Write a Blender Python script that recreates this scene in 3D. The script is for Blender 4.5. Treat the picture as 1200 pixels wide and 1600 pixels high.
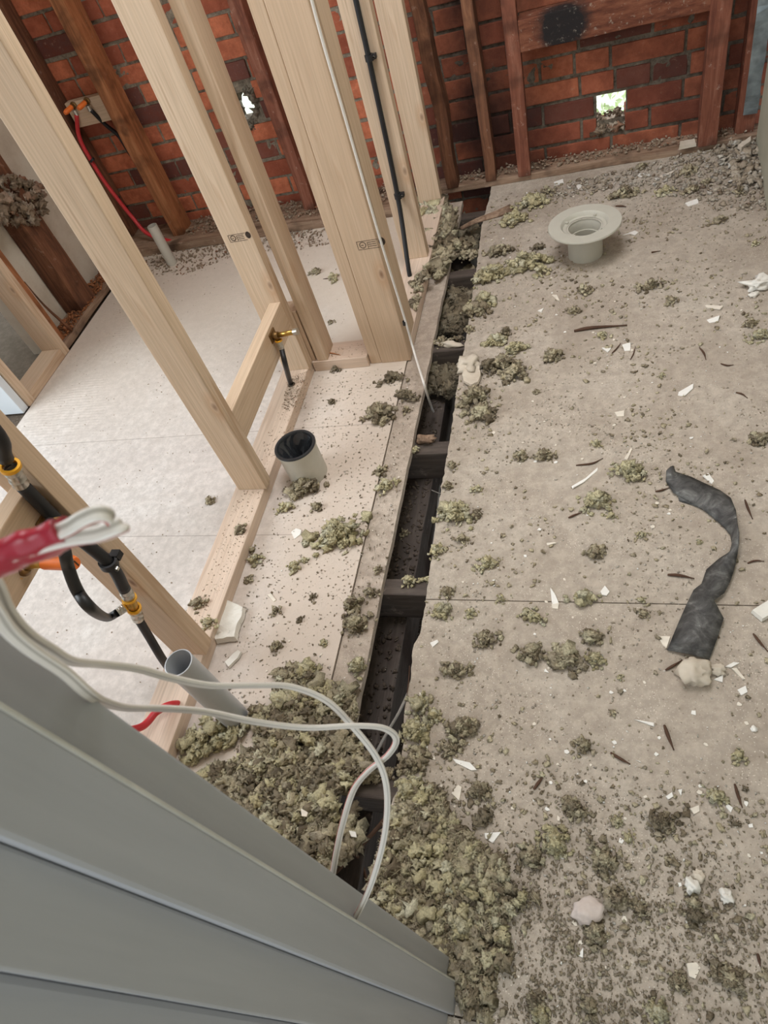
import bpy, bmesh, math, random
import numpy as np
from mathutils import Vector, Matrix, noise
random.seed(7); rng = np.random.default_rng(7)
S = bpy.context.scene
for o in list(bpy.data.objects): bpy.data.objects.remove(o)
COL = S.collection

# ------------------------------------------------------------------ camera
M = Matrix(((0.95126894, 0.17521734, -0.25374453), (-0.0208141, -0.78451576, -0.61975946), (-0.30765918, 0.59483939, -0.74263849)))
FPX = 1061.56; EYE = Vector((0, 0, 1.3))
cd = bpy.data.cameras.new('camera'); cam = bpy.data.objects.new('camera', cd); COL.objects.link(cam)
cd.sensor_fit = 'VERTICAL'; cd.sensor_height = 36; cd.sensor_width = 27; cd.lens = 36 * FPX / 1600
cd.clip_start = 0.02; cd.clip_end = 200
R3 = Matrix((M[0], -Vector(M[1]), -Vector(M[2]))).transposed()
cam.matrix_world = Matrix.Translation(EYE) @ R3.to_4x4()
cd.dof.use_dof = True; cd.dof.focus_distance = 1.7; cd.dof.aperture_fstop = 15
S.camera = cam
# ------------------------------------------------------------------ light
S.view_settings.view_transform = 'Standard'; S.view_settings.look = 'None'; S.view_settings.gamma = 1
S.view_settings.use_curve_mapping = False; S.view_settings.exposure = 0.12
w = bpy.data.worlds.new('world'); S.world = w; w.use_nodes = True
w.node_tree.nodes['Background'].inputs[0].default_value = (0.86, 0.95, 1.0, 1); w.node_tree.nodes['Background'].inputs[1].default_value = 1.2
def area(name, loc, target, sx, sy, power, col):
    l = bpy.data.lights.new(name, 'AREA'); l.shape = 'RECTANGLE'; l.size = sx; l.size_y = sy; l.energy = power; l.color = col
    o = bpy.data.objects.new(name, l); COL.objects.link(o); o.location = loc
    o.rotation_euler = (Vector(target) - Vector(loc)).to_track_quat('-Z', 'Y').to_euler(); return o
area('window_light', (-3.0, 0.45, 1.75), (-0.3, 1.7, 0.2), 1.5, 1.2, 46, (0.88, 0.95, 1.0))
area('window_light_rear', (0.2, -1.3, 2.1), (-0.3, 1.5, 0.3), 1.2, 1.0, 13, (0.9, 0.96, 1.0))
area('ceiling_light', (-0.35, 1.55, 2.33), (-0.35, 1.55, 0), 1.0, 1.0, 34, (0.95, 0.96, 0.98))
sl = bpy.data.lights.new('sun', 'SUN'); sl.energy = 3.2; sl.angle = .12; sl.color = (.9, .95, 1)
so = bpy.data.objects.new('sun', sl); COL.objects.link(so); so.location = (0, 6, 5); so.rotation_euler = Vector((-.02, -.67, -.74)).to_track_quat('-Z', 'Y').to_euler()

# ------------------------------------------------------------------ helpers
def ray(px, py): return M.transposed() @ Vector(((px - 600) / FPX, (py - 800) / FPX, 1))
def at(px, py, z=0.0):                       # where the line of sight through a spot of the photo meets height z
    d = ray(px, py); return EYE + d * ((z - EYE.z) / d.z)
def atd(px, py, dep): return EYE + ray(px, py) * dep
def aty(px, py, y): d = ray(px, py); return EYE + d * ((y - EYE.y) / d.y)
def atx(px, py, x): d = ray(px, py); return EYE + d * ((x - EYE.x) / d.x)

def tag(o, label=None, cat=None, group=None, kind=None):
    if label: o['label'] = label
    if cat: o['category'] = cat
    if group: o['group'] = group
    if kind: o['kind'] = kind
    return o
def link(name, me, mat=None, parent=None, loc=None):
    o = bpy.data.objects.new(name, me); COL.objects.link(o)
    if mat is not None:
        for m in (mat if isinstance(mat, (list, tuple)) else [mat]): me.materials.append(m)
    if parent: o.parent = parent
    if loc is not None: o.location = loc
    return o
def empty(name, loc, rot=(0, 0, 0)):
    o = bpy.data.objects.new(name, None); COL.objects.link(o); o.location = loc; o.rotation_euler = rot; o.empty_display_size = .05
    return o
def bm_obj(name, bm, mat, parent=None, loc=None, smooth=False):
    me = bpy.data.meshes.new(name); bm.normal_update(); bm.to_mesh(me); bm.free()
    if smooth:
        for p in me.polygons: p.use_smooth = True
    return link(name, me, mat, parent, loc)
def box_bm(bm, x0, x1, y0, y1, z0, z1, bev=0):
    r = bmesh.ops.create_cube(bm, size=1); vs = r['verts']
    for v in vs:
        v.co = Vector((x0 + (v.co.x + .5) * (x1 - x0), y0 + (v.co.y + .5) * (y1 - y0), z0 + (v.co.z + .5) * (z1 - z0)))
    if bev:
        es = list({e for v in vs for e in v.link_edges})
        bmesh.ops.bevel(bm, geom=es, offset=bev, segments=2, affect='EDGES', profile=.6)
def box(name, x0, x1, y0, y1, z0, z1, mat, parent=None, bev=0):
    bm = bmesh.new(); box_bm(bm, x0, x1, y0, y1, z0, z1, bev); return bm_obj(name, bm, mat, parent)
def mesh_np(name, V, F, mat, parent=None, smooth=False, loc=None, mi=None):
    me = bpy.data.meshes.new(name); V = np.asarray(V, dtype=np.float32); F = np.asarray(F, dtype=np.int32); n = F.shape[1]
    me.vertices.add(len(V)); me.vertices.foreach_set('co', V.ravel())
    me.loops.add(F.size); me.loops.foreach_set('vertex_index', F.ravel())
    me.polygons.add(len(F)); me.polygons.foreach_set('loop_start', np.arange(0, F.size, n, dtype=np.int32))
    me.polygons.foreach_set('loop_total', np.full(len(F), n, dtype=np.int32))
    if smooth: me.polygons.foreach_set('use_smooth', np.ones(len(F), dtype=bool))
    me.update(calc_edges=True); me.validate()
    o = link(name, me, mat, parent, loc)
    if mi is not None: me.polygons.foreach_set('material_index', np.asarray(mi, dtype=np.int32))
    return o
def smooth_path(pts, n=8):
    P = [Vector(p) for p in pts]
    if len(P) < 3: return P
    out = []; Q = [P[0] * 2 - P[1]] + P + [P[-1] * 2 - P[-2]]
    for i in range(1, len(Q) - 2):
        a, b, c, d = Q[i - 1:i + 3]
        for k in range(n):
            t = k / n
            out.append(.5 * ((2 * b) + (c - a) * t + (2 * a - 5 * b + 4 * c - d) * t * t + (3 * b - a - 3 * c + d) * t ** 3))
    out.append(P[-1]); return out
def sweep(name, pts, prof, mat, parent=None, n=8, up=None, mis=None, closed_caps=True, scale=None):
    """sweep a closed outline (list of (u, v)) along a smoothed path"""
    P = smooth_path(pts, n) if n > 1 else [Vector(p) for p in pts]
    m = len(prof); V = []; F = []; mi = []
    T = (P[1] - P[0]).normalized(); U = Vector(up) if up is not None else (Vector((0, 0, 1)) if abs(T.z) < .9 else Vector((1, 0, 0)))
    N = (U - T * U.dot(T)).normalized()
    for i, p in enumerate(P):
        t = (P[min(i + 1, len(P) - 1)] - P[max(i - 1, 0)]).normalized()
        N = (N - t * N.dot(t)).normalized(); B = t.cross(N); s = scale(i / (len(P) - 1)) if scale else 1
        for (u, v) in prof: V.append(p + (B * u + N * v) * s)
        if i:
            for k in range(m):
                a = (i - 1) * m + k; b = (i - 1) * m + (k + 1) % m
                F.append((a, b, b + m, a + m)); mi.append(mis[k] if mis else 0)
    me = bpy.data.meshes.new(name); faces = [tuple(f) for f in F]
    if closed_caps: faces += [tuple(reversed(range(m))), tuple(range((len(P) - 1) * m, len(P) * m))]
    me.from_pydata([tuple(v) for v in V], [], faces)
    o = link(name, me, mat, parent)
    for i, p in enumerate(me.polygons):
        p.use_smooth = i < len(F); p.material_index = mi[i] if i < len(mi) else 0
    return o
def circ(r, n=14): return [(r * math.cos(2 * math.pi * k / n), r * math.sin(2 * math.pi * k / n)) for k in range(n)]
def tube(name, pts, r, mat, parent=None, n=8, seg=14, scale=None): return sweep(name, pts, circ(r, seg), mat, parent, n, scale=scale)
def lathe(name, prof, mat, parent=None, loc=(0, 0, 0), axis=(0, 0, 1), seg=48, smooth=True):
    """revolve (radius, height) outline about an axis"""
    q = Vector(axis).to_track_quat('Z', 'Y'); V = []; F = []
    n = len(prof)
    for k in range(seg):
        a = 2 * math.pi * k / seg
        for (r, h) in prof: V.append(tuple(q @ Vector((r * math.cos(a), r * math.sin(a), h))))
    for k in range(seg):
        for i in range(n - 1):
            a = k * n + i; b = ((k + 1) % seg) * n + i; F.append((a, b, b + 1, a + 1))
    me = bpy.data.meshes.new(name); me.from_pydata(V, [], F); me.validate()
    o = link(name, me, mat, parent, loc)
    if smooth:
        me.polygons.foreach_set('use_smooth', [True] * len(me.polygons))
        m_ = o.modifiers.new('edge', 'EDGE_SPLIT'); m_.split_angle = math.radians(35)
    return o

# ------------------------------------------------------------------ materials
class MT:
    def __init__(s, name, rough=.8, metal=0, spec=.3):
        s.m = bpy.data.materials.new(name); s.m.use_nodes = True; s.t = s.m.node_tree; s.b = s.t.nodes['Principled BSDF']
        s.b.inputs['Roughness'].default_value = rough; s.b.inputs['Metallic'].default_value = metal
        s.b.inputs['Specular IOR Level'].default_value = spec
    def n(s, ty, **k):
        x = s.t.nodes.new(ty)
        for a, b in k.items():
            if a.startswith('i_'):
                x.inputs[int(a[2:])].default_value = b
            else: setattr(x, a, b)
        return x
    def l(s, a, b): s.t.links.new(a, b)
    def coord(s, kind='Object', scale=(1, 1, 1)):
        c = s.n('ShaderNodeTexCoord'); mp = s.n('ShaderNodeMapping'); mp.inputs['Scale'].default_value = scale
        src = c.outputs['Object'] if kind == 'Object' else s.n('ShaderNodeNewGeometry').outputs['Position']
        s.l(src, mp.inputs['Vector']); return mp.outputs[0]
    def noise(s, vec, scale, detail=4, rough=.6, dist=0):
        x = s.n('ShaderNodeTexNoise'); x.inputs['Scale'].default_value = scale; x.inputs['Detail'].default_value = detail
        x.inputs['Roughness'].default_value = rough; x.inputs['Distortion'].default_value = dist; s.l(vec, x.inputs['Vector']); return x.outputs['Fac']
    def ramp(s, fac, stops, interp='LINEAR'):
        r = s.n('ShaderNodeValToRGB'); r.color_ramp.interpolation = interp
        e = r.color_ramp.elements
        while len(e) < len(stops): e.new(.5)
        for q, (p, c) in zip(e, stops):
            q.position = p; q.color = (*c, 1) if len(c) == 3 else c
        s.l(fac, r.inputs[0]); return r.outputs[0]
    def mix(s, fac, a, b, mode='MIX'):
        x = s.n('ShaderNodeMix', data_type='RGBA', blend_type=mode)
        for i, v in ((0, fac), (6, a), (7, b)):
            if hasattr(v, 'links'): s.l(v, x.inputs[i])
            else: x.inputs[i].default_value = v if i == 0 else (*v, 1)
        return x.outputs[2]
    def mathn(s, op, a, b=None):
        x = s.n('ShaderNodeMath', operation=op)
        for i, v in ((0, a), (1, b)):
            if v is None: continue
            if hasattr(v, 'links'): s.l(v, x.inputs[i])
            else: x.inputs[i].default_value = v
        return x.outputs[0]
    def col(s, c):
        if hasattr(c, 'links'): s.l(c, s.b.inputs['Base Color'])
        else: s.b.inputs['Base Color'].default_value = (*c, 1)
        return s
    def bump(s, h, strength=.3, dist=.002, prev=None):
        b = s.n('ShaderNodeBump'); b.inputs['Strength'].default_value = strength; b.inputs['Distance'].default_value = dist
        s.l(h, b.inputs['Height']); s.l(b.outputs[0], s.b.inputs['Normal']); return s
def g(v): # srgb 0-255 -> linear
    return tuple(((c / 255) / 12.92 if c / 255 < .04045 else ((c / 255 + .055) / 1.055) ** 2.4) for c in v)

def plain(name, c, rough=.5, metal=0, spec=.4, var=.08, sc=40):
    m = MT(name, rough, metal, spec); v = m.coord(); n = m.noise(v, sc, 3)
    m.col(m.ramp(n, [(.3, tuple(x * (1 - var) for x in c)), (.7, tuple(min(1, x * (1 + var)) for x in c))])); m.bump(n, .05, .0005); return m.m

def pine(name, a, b, c):
    m = MT(name, .62, 0, .25)
    v = m.coord(scale=(1, 1, .06)); gn = m.noise(v, 38, 3, .5, 1.2); base = m.ramp(gn, [(.3, a), (.55, b), (.72, c)])
    v2 = m.coord(scale=(1, 1, .02)); fn = m.noise(v2, 220, 2, .6); base = m.mix(m.ramp(fn, [(.35, (.0,) * 3), (.72, (.5,) * 3)]), base, tuple(x * .66 for x in a))
    oi = m.n('ShaderNodeObjectInfo'); base = m.mix(m.mathn('MULTIPLY', oi.outputs['Random'], .35), base, g((190, 158, 130)))
    # knots
    vk = m.coord(scale=(1, 1, .45)); vo = m.n('ShaderNodeTexVoronoi'); vo.inputs['Scale'].default_value = 8; m.l(vk, vo.inputs['Vector'])
    kn = m.ramp(vo.outputs['Distance'], [(.05, (1,) * 3), (.085, (.0,) * 3)])
    base = m.mix(kn, base, g((112, 72, 44)))
    kr = m.ramp(vo.outputs['Distance'], [(.06, (0,) * 3), (.11, (.35,) * 3), (.22, (0,) * 3)]); base = m.mix(kr, base, g((186, 140, 100)))
    m.col(base); m.bump(fn, .12, .0006); return m.m
M_PINE = pine('new_pine', g((206, 180, 153)), g((216, 192, 167)), g((188, 158, 130)))
M_PINE_SAW = pine('new_pine_sawdust', g((214, 190, 170)), g((220, 198, 180)), g((204, 178, 158)))
def oldwood(name, a, b, c, dusty=.5):
    m = MT(name, .75, 0, .3); v = m.coord(scale=(1, 1, .1)); n1 = m.noise(v, 30, 5, .7, 1.5); base = m.ramp(n1, [(.3, a), (.52, b), (.7, c)])
    v3 = m.coord(); d = m.noise(v3, 26, 6, .75); base = m.mix(m.ramp(d, [(.60, (0,) * 3), (.74, (dusty,) * 3)]), base, g((196, 172, 156)))
    dk = m.noise(v3, 7, 3, .6); base = m.mix(m.ramp(dk, [(.52, (0,) * 3), (.68, (.75,) * 3)]), base, g((44, 26, 18)))
    m.col(base); m.bump(n1, .4, .002); return m.m
M_OLD = oldwood('old_brown_timber', g((74, 48, 36)), g((112, 74, 54)), g((138, 96, 70)), .5)
M_OLD_ORANGE = oldwood('old_orange_timber', g((118, 76, 50)), g((160, 104, 68)), g((184, 126, 88)), .25)
M_OLD_RED = oldwood('old_red_timber', g((96, 54, 42)), g((128, 78, 60)), g((150, 104, 86)), .9)
M_JOIST = oldwood('dark_joist', g((62, 54, 50)), g((84, 74, 68)), g((100, 90, 82)), .5)
M_PLATE_OLD = oldwood('dusty_old_plate', g((110, 84, 66)), g((150, 124, 104)), g((176, 152, 130)), 1.0)

def floor_mat(name, stops, speck=True, ridge=0, xmix=None, grit=.5):
    m = MT(name, .92, 0, .15); v = m.coord('pos'); n1 = m.noise(v, 3.2, 8, .68, .4); base = m.ramp(n1, stops)
    n2 = m.noise(v, 38, 6, .75); base = m.mix(m.ramp(n2, [(.42, (.45,) * 3), (.62, (0,) * 3)]), base, tuple(x * .68 for x in stops[0][1]))
    if xmix:
        sp = m.n('ShaderNodeSeparateXYZ'); m.l(v, sp.inputs[0]); wob = m.noise(v, 4, 4, .6)
        xx = m.mathn('ADD', sp.outputs[0], m.mathn('MULTIPLY', m.mathn('SUBTRACT', wob, .5), .35))
        r = m.n('ShaderNodeMapRange'); r.inputs[1].default_value = xmix[0]; r.inputs[2].default_value = xmix[1]; m.l(xx, r.inputs[0])
        base = m.mix(m.mathn('MULTIPLY', r.outputs[0], .9), base, xmix[2])
        yy = m.n('ShaderNodeMapRange'); yy.inputs[1].default_value = 1.3; yy.inputs[2].default_value = 2.1; m.l(sp.outputs[1], yy.inputs[0])
        base = m.mix(m.mathn('MULTIPLY', yy.outputs[0], .75), base, g((222, 208, 192)))
    if ridge:
        sy = m.n('ShaderNodeSeparateXYZ'); m.l(v, sy.inputs[0])
        for y0 in (at(150, 690).y, at(230, 838).y):
            dd = m.mathn('ABSOLUTE', m.mathn('SUBTRACT', sy.outputs[1], y0)); base = m.mix(m.mathn('MULTIPLY', m.mathn('LESS_THAN', dd, .0013), .45), base, g((120, 106, 96)))
    if speck:
        vo = m.n('ShaderNodeTexVoronoi'); vo.inputs['Scale'].default_value = 190; m.l(v, vo.inputs['Vector'])
        cov = m.noise(v, 5, 4, .7); sp1 = m.mathn('MULTIPLY', m.ramp(vo.outputs['Distance'], [(.14, (1,) * 3), (.24, (0,) * 3)]), m.ramp(cov, [(.4, (0,) * 3), (.6, (.8,) * 3)]))
        base = m.mix(sp1, base, g((226, 216, 202)))
        vo2 = m.n('ShaderNodeTexVoronoi'); vo2.inputs['Scale'].default_value = 75; m.l(v, vo2.inputs['Vector'])
        sp2 = m.ramp(vo2.outputs['Distance'], [(.05, (.8,) * 3), (.12, (0,) * 3)]); base = m.mix(sp2, base, g((120, 104, 92)))
    m.col(base)
    h = m.mathn('ADD', m.mathn('MULTIPLY', n2, 1.0), m.noise(v, 160, 4, .7))
    if ridge:
        wv = m.n('ShaderNodeTexWave', wave_type='BANDS', bands_direction='Y'); wv.inputs['Scale'].default_value = 22; wv.inputs['Distortion'].default_value = 2.6; wv.inputs['Detail'].default_value = 1
        m.l(v, wv.inputs['Vector']); msk = m.ramp(m.noise(v, 2.3, 2, .5), [(.54, (0,) * 3), (.6, (1,) * 3)])
        h = m.mathn('ADD', h, m.mathn('MULTIPLY', m.mathn('MULTIPLY', wv.outputs['Fac'], msk), ridge))
    m.bump(h, grit, .003); return m.m
M_FLOOR_L = floor_mat('pale_screed_floor', [(.32, g((206, 196, 190))), (.5, g((218, 209, 203))), (.68, g((226, 220, 216)))], speck=False, ridge=.5, xmix=(-.98, -.74, g((204, 188, 174))), grit=.34)
M_FLOOR_R = floor_mat('dusty_board_floor', [(.3, g((166, 152, 138))), (.5, g((186, 173, 159))), (.7, g((198, 187, 174)))], grit=.5)
M_STRIP = floor_mat('board_edge_strip', [(.3, g((164, 148, 134))), (.5, g((190, 174, 160))), (.7, g((200, 186, 172)))], grit=.6)
M_LINO = floor_mat('grey_floor_beyond', [(.3, g((120, 112, 100))), (.5, g((134, 126, 114))), (.7, g((142, 134, 122)))], speck=False, grit=.1)
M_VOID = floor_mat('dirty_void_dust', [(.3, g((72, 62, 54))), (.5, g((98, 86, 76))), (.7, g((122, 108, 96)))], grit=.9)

def bay_shade(m, v, base):          # stud-bay shade painted into the colour, heaviest on the stretch of wall right of the new partition
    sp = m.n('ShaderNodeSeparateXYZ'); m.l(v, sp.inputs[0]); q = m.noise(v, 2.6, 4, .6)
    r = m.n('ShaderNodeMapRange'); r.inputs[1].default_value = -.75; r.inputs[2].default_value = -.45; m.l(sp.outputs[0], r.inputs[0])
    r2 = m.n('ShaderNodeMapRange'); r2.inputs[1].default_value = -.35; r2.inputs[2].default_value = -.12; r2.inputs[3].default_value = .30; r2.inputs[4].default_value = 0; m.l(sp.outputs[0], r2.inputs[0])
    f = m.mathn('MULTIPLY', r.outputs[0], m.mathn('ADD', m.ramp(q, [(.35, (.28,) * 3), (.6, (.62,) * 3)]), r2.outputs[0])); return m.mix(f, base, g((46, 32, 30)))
def brick_mat():
    m = MT('red_brick', .85, 0, .2); v = m.coord('pos'); geo = m.n('ShaderNodeNewGeometry'); r = geo.outputs['Random Per Island']
    base = m.ramp(r, [(0, g((214, 128, 94))), (.3, g((220, 134, 100))), (.42, g((184, 106, 80))), (.6, g((160, 92, 72))), (.74, g((212, 124, 92))), (.86, g((118, 80, 72))), (1, g((98, 68, 64)))])
    n1 = m.noise(v, 18, 6, .7); base = m.mix(m.ramp(n1, [(.4, (.5,) * 3), (.65, (0,) * 3)]), base, g((120, 58, 42)))
    n2 = m.noise(v, 60, 6, .75); base = m.mix(m.ramp(n2, [(.6, (0,) * 3), (.74, (.55,) * 3)]), base, g((206, 170, 148)))
    m.col(bay_shade(m, v, base)); m.bump(m.mathn('ADD', n1, n2), .5, .004); return m.m
def mortar_mat():
    m = MT('lime_mortar', .95, 0, .1); v = m.coord('pos'); n1 = m.noise(v, 40, 6, .75)
    m.col(bay_shade(m, v, m.ramp(n1, [(.32, g((88, 80, 70))), (.5, g((136, 126, 112))), (.68, g((166, 156, 140)))]))); m.bump(n1, .8, .006); return m.m
M_BRICK = brick_mat(); M_MORTAR = mortar_mat()
def plaster_mat(name, a, b, c):
    m = MT(name, .9, 0, .2); v = m.coord('pos'); n1 = m.noise(v, 6, 6, .65); base = m.ramp(n1, [(.3, a), (.5, b), (.7, c)])
    n2 = m.noise(v, 90, 4, .7); base = m.mix(m.ramp(n2, [(.64, (0,) * 3), (.72, (.5,) * 3)]), base, tuple(x * .5 for x in a)); m.col(base); m.bump(n2, .2, .001); return m.m
M_PLASTER = plaster_mat('old_plaster', g((186, 172, 154)), g((206, 194, 178)), g((214, 206, 192)))
M_BOARD = plaster_mat('grey_green_plasterboard', g((168, 164, 146)), g((178, 174, 156)), g((186, 182, 166)))
M_CHUNK = plaster_mat('white_plaster_lump', g((206, 198, 188)), g((226, 221, 212)), g((236, 232, 226)))
M_LUMP = plaster_mat('pinkish_plaster_lump', g((176, 160, 150)), g((206, 192, 184)), g((218, 208, 200)))
M_FLAKE = plain('plaster_flake', g((222, 212, 198)), .85, 0, .2, .08, 60)
M_FLAKE_W = plain('white_paint_flake', g((232, 228, 222)), .7, 0, .3, .03, 60)
def wool_mat(name, stops):
    m = MT(name, 1, 0, .05); geo = m.n('ShaderNodeNewGeometry'); v = m.coord('pos')
    base = m.ramp(geo.outputs['Random Per Island'], stops, 'CONSTANT' if False else 'LINEAR')
    n1 = m.noise(v, 240, 5, .8); base = m.mix(m.ramp(n1, [(.38, (.5,) * 3), (.54, (0,) * 3)]), base, g((140, 126, 98)))
    m.col(base); m.bump(m.mathn('ADD', n1, m.noise(v, 90, 3, .7)), 1.0, .005); return m.m
WY = [(0, g((228, 216, 172))), (.3, g((238, 228, 190))), (.55, g((216, 202, 160))), (.8, g((242, 236, 208))), (1, g((204, 190, 152)))]
WG = [(0, g((202, 188, 160))), (.2, g((226, 212, 180))), (.4, g((166, 152, 130))), (.55, g((232, 222, 190))), (.7, g((186, 170, 144))), (.84, g((132, 118, 100))), (1, g((212, 198, 174)))]
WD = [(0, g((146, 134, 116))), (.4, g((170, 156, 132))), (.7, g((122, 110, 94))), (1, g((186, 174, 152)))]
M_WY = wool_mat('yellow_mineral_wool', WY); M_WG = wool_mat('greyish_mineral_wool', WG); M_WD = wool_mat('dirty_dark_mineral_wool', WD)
WOOL = {'y': M_WY, 'g': M_WG, 'd': M_WD}
M_CRUMB = wool_mat('grit_crumbs', [(0, g((214, 202, 186))), (.4, g((186, 168, 148))), (.7, g((228, 220, 208))), (.85, g((140, 120, 102))), (1, g((236, 230, 222)))])
M_GRITB = wool_mat('brownish_grit', [(0, g((176, 162, 142))), (.5, g((150, 136, 116))), (.8, g((198, 186, 166))), (1, g((130, 116, 98)))])
M_DUSTG = wool_mat('wall_plate_rubble', [(0, g((186, 166, 146))), (.5, g((160, 138, 118))), (.8, g((206, 190, 172))), (1, g((172, 112, 84)))])
M_BLACK = plain('black_pipe_plastic', g((27, 27, 30)), .5, 0, .5, .1, 30)
M_REDP = plain('red_pipe_plastic', g((200, 52, 58)), .4, 0, .5, .05)
M_BRASS = plain('brass', g((186, 148, 78)), .3, .9, .5, .12, 60)
M_BRASSD = plain('dull_brass', g((136, 106, 66)), .5, .8, .5, .15, 60)
M_STEEL = plain('crimped_steel_sleeve', g((196, 192, 184)), .3, .9, .5, .06)
M_YEL = plain('yellow_plastic_ring', g((232, 168, 40)), .4, 0, .5, .04)
M_ORANGE = plain('orange_cap_plastic', g((238, 122, 52)), .45, 0, .5, .04)
M_GREY_PIPE = plain('grey_waste_pipe_plastic', g((178, 180, 184)), .35, 0, .5, .02)
M_PALE_PIPE = plain('pale_grey_soil_pipe', g((196, 192, 182)), .5, 0, .4, .03)
M_FLANGE = plain('warm_grey_flange_plastic', g((188, 184, 172)), .5, 0, .4, .03, 20)
M_RUBBER = plain('black_rubber_seal', g((46, 48, 52)), .35, 0, .5, .1)
M_GLOSSB = plain('black_glossy_bag_film', g((40, 42, 46)), .15, 0, .6, .1)
M_CABLE = plain('milky_cable_sheath', g((220, 214, 208)), .32, 0, .5, .03)
M_CABLE_RED = plain('red_cable_stripe', g((176, 96, 88)), .35, 0, .5, .03)
M_CABLE_D = plain('faint_cable_core', g((180, 174, 166)), .35, .2, .5, .03)
M_TAPE = plain('red_insulating_tape', g((158, 34, 52)), .3, 0, .5, .04)
M_TAPEB = plain('blue_grey_foil_tape', g((132, 142, 146)), .3, .5, .5, .35, 22)
M_WHITE = plain('white_laminate', g((214, 220, 226)), .4, 0, .4, .01)
M_INK = plain('dark_stamp_ink', g((70, 58, 52)), .8, 0, .2, .1)
M_SPL = plain('dark_wood_splinter', g((84, 62, 50)), .85, 0, .2, .2)
M_SPL2 = plain('orange_wood_splinter', g((178, 122, 84)), .85, 0, .2, .15)
M_OUT = plain('pale_outdoor_ground', g((225, 228, 205)), .9)
M_LEAF = plain('green_leaves', g((214, 228, 180)), .7, 0, .2, .3, 8)
def frame_mat():
    m = MT('grey_painted_wood', .55, 0, .35); v = m.coord('pos', (1, 1, .06)); n1 = m.noise(v, 60, 4, .6)
    m.col(m.ramp(n1, [(.3, g((162, 163, 168))), (.7, g((170, 171, 176)))])); m.bump(n1, .12, .001); return m.m
M_FRAME = frame_mat(); M_FRAME_W = plain('worn_pale_edge', g((186, 184, 178)), .6)
M_BROWN = plain('varnished_brown_wood', g((96, 66, 44)), .5)
def lead_mat():
    m = MT('grey_flashing', .55, .25, .4); v = m.coord('pos'); n1 = m.noise(v, 28, 6, .7, .6)
    m.col(m.ramp(n1, [(.35, g((50, 48, 47))), (.5, g((76, 74, 72))), (.62, g((106, 105, 102))), (.72, g((172, 170, 164)))])); m.bump(n1, .3, .002); return m.m
M_LEAD = lead_mat()
def char_mat():
    m = MT('charred_old_timber', .8, 0, .3); v = m.coord('pos'); n0 = m.noise(m.coord('pos', (.2, 1, 1)), 60, 5, .7)
    base = m.ramp(n0, [(.3, g((74, 42, 32))), (.5, g((112, 66, 48))), (.7, g((138, 90, 68)))])
    d = m.n('ShaderNodeVectorMath', operation='DISTANCE'); c = aty(880, 40, 2.66); d.inputs[1].default_value = tuple(c)
    m.l(v, d.inputs[0]); dd = m.mathn('ADD', d.outputs['Value'], m.mathn('MULTIPLY', m.noise(v, 40, 4, .7), .05))
    base = m.mix(m.ramp(m.mathn('MULTIPLY', dd, 5), [(.42, (.97,) * 3), (.62, (0,) * 3)]), base, g((30, 30, 32)))
    n2 = m.noise(v, 50, 6, .8); base = m.mix(m.ramp(n2, [(.58, (0,) * 3), (.68, (.7,) * 3)]), base, g((176, 166, 152)))
    m.col(base); m.bump(n2, .4, .003); return m.m
M_CHAR = char_mat()

# ------------------------------------------------------------------ room shell
def struct(o): o['kind'] = 'structure'; return o
def poly_slab(name, pts, z0, z1, mat, parent=None):
    bm = bmesh.new(); f = bm.faces.new([bm.verts.new((p[0], p[1], z0)) for p in pts])
    r = bmesh.ops.extrude_face_region(bm, geom=[f])
    for v in [e for e in r['geom'] if isinstance(e, bmesh.types.BMVert)]: v.co.z = z1
    bmesh.ops.recalc_face_normals(bm, faces=bm.faces); return bm_obj(name, bm, mat, parent)
def jitter_line(a, b, n, amp, seed):
    r = random.Random(seed); out = []
    for i in range(n):
        t = i / n; p = Vector(a).lerp(Vector(b), t); out.append((p.x + (r.uniform(-amp, amp) if i else 0), p.y))
    return out
# left floor: main screed sheet, thin seam, then the strip of board along the gap
XS = -.572
gl = [at(a, b) for a, b in ((715, 320), (693, 439), (662, 595), (642, 681), (620, 800), (600, 917), (560, 1120), (552, 1170), (535, 1260))]
XG = sum(p.x for p in gl) / len(gl)
struct(box('floor', -2.02, XS - .003, -.9, 2.70, -.02, 0, M_FLOOR_L))
edge = [(XG + .002, -.9)]
y = -.85
while y < 2.6:
    edge.append((XG + random.uniform(-.002, .002), y)); y += .05
edge += [(XG, 2.60)]
struct(poly_slab('floor', edge + [(XS, 2.60), (XS, -.9)], -.022, -.003, M_STRIP))
# right floor with its rough cut edge
gr = [at(a, b) for a, b in ((765, 308), (753, 350), (745, 415), (727, 535), (715, 600), (704, 681), (683, 800), (667, 927), (657, 990), (643, 1013), (645, 1040), (632, 1107), (630, 1167), (624, 1224), (612, 1255), (605, 1287), (588, 1343), (570, 1400))]
ys = [p.y for p in gr][::-1]; xs = [p.x for p in gr][::-1]
def edge_x(yy): return float(np.interp(yy, ys, xs))
def rfloor(y0, y1):
    pts = []; n = int((y1 - y0) / .014)
    for i in range(n + 1):
        yy = y0 + (y1 - y0) * i / n; pts.append((edge_x(yy) + (noise.noise(Vector((yy * 45, 0, 3))) * .004 + noise.noise(Vector((yy * 130, 0, 7))) * .002), yy))
    return [(.56, y1), (.56, y0)] + pts
for a, b in ((-.9, .031), (.034, .782), (.7845, 2.70)):
    struct(poly_slab('floor', rfloor(a, b), -.02, 0, M_FLOOR_R))
struct(box('floor', -4.2, -2.13, -.9, 2.9, -.03, -.012, M_LINO))
struct(box('floor', -2.13, -2.02, -.9, 2.8, -.05, -.012, M_VOID))
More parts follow.
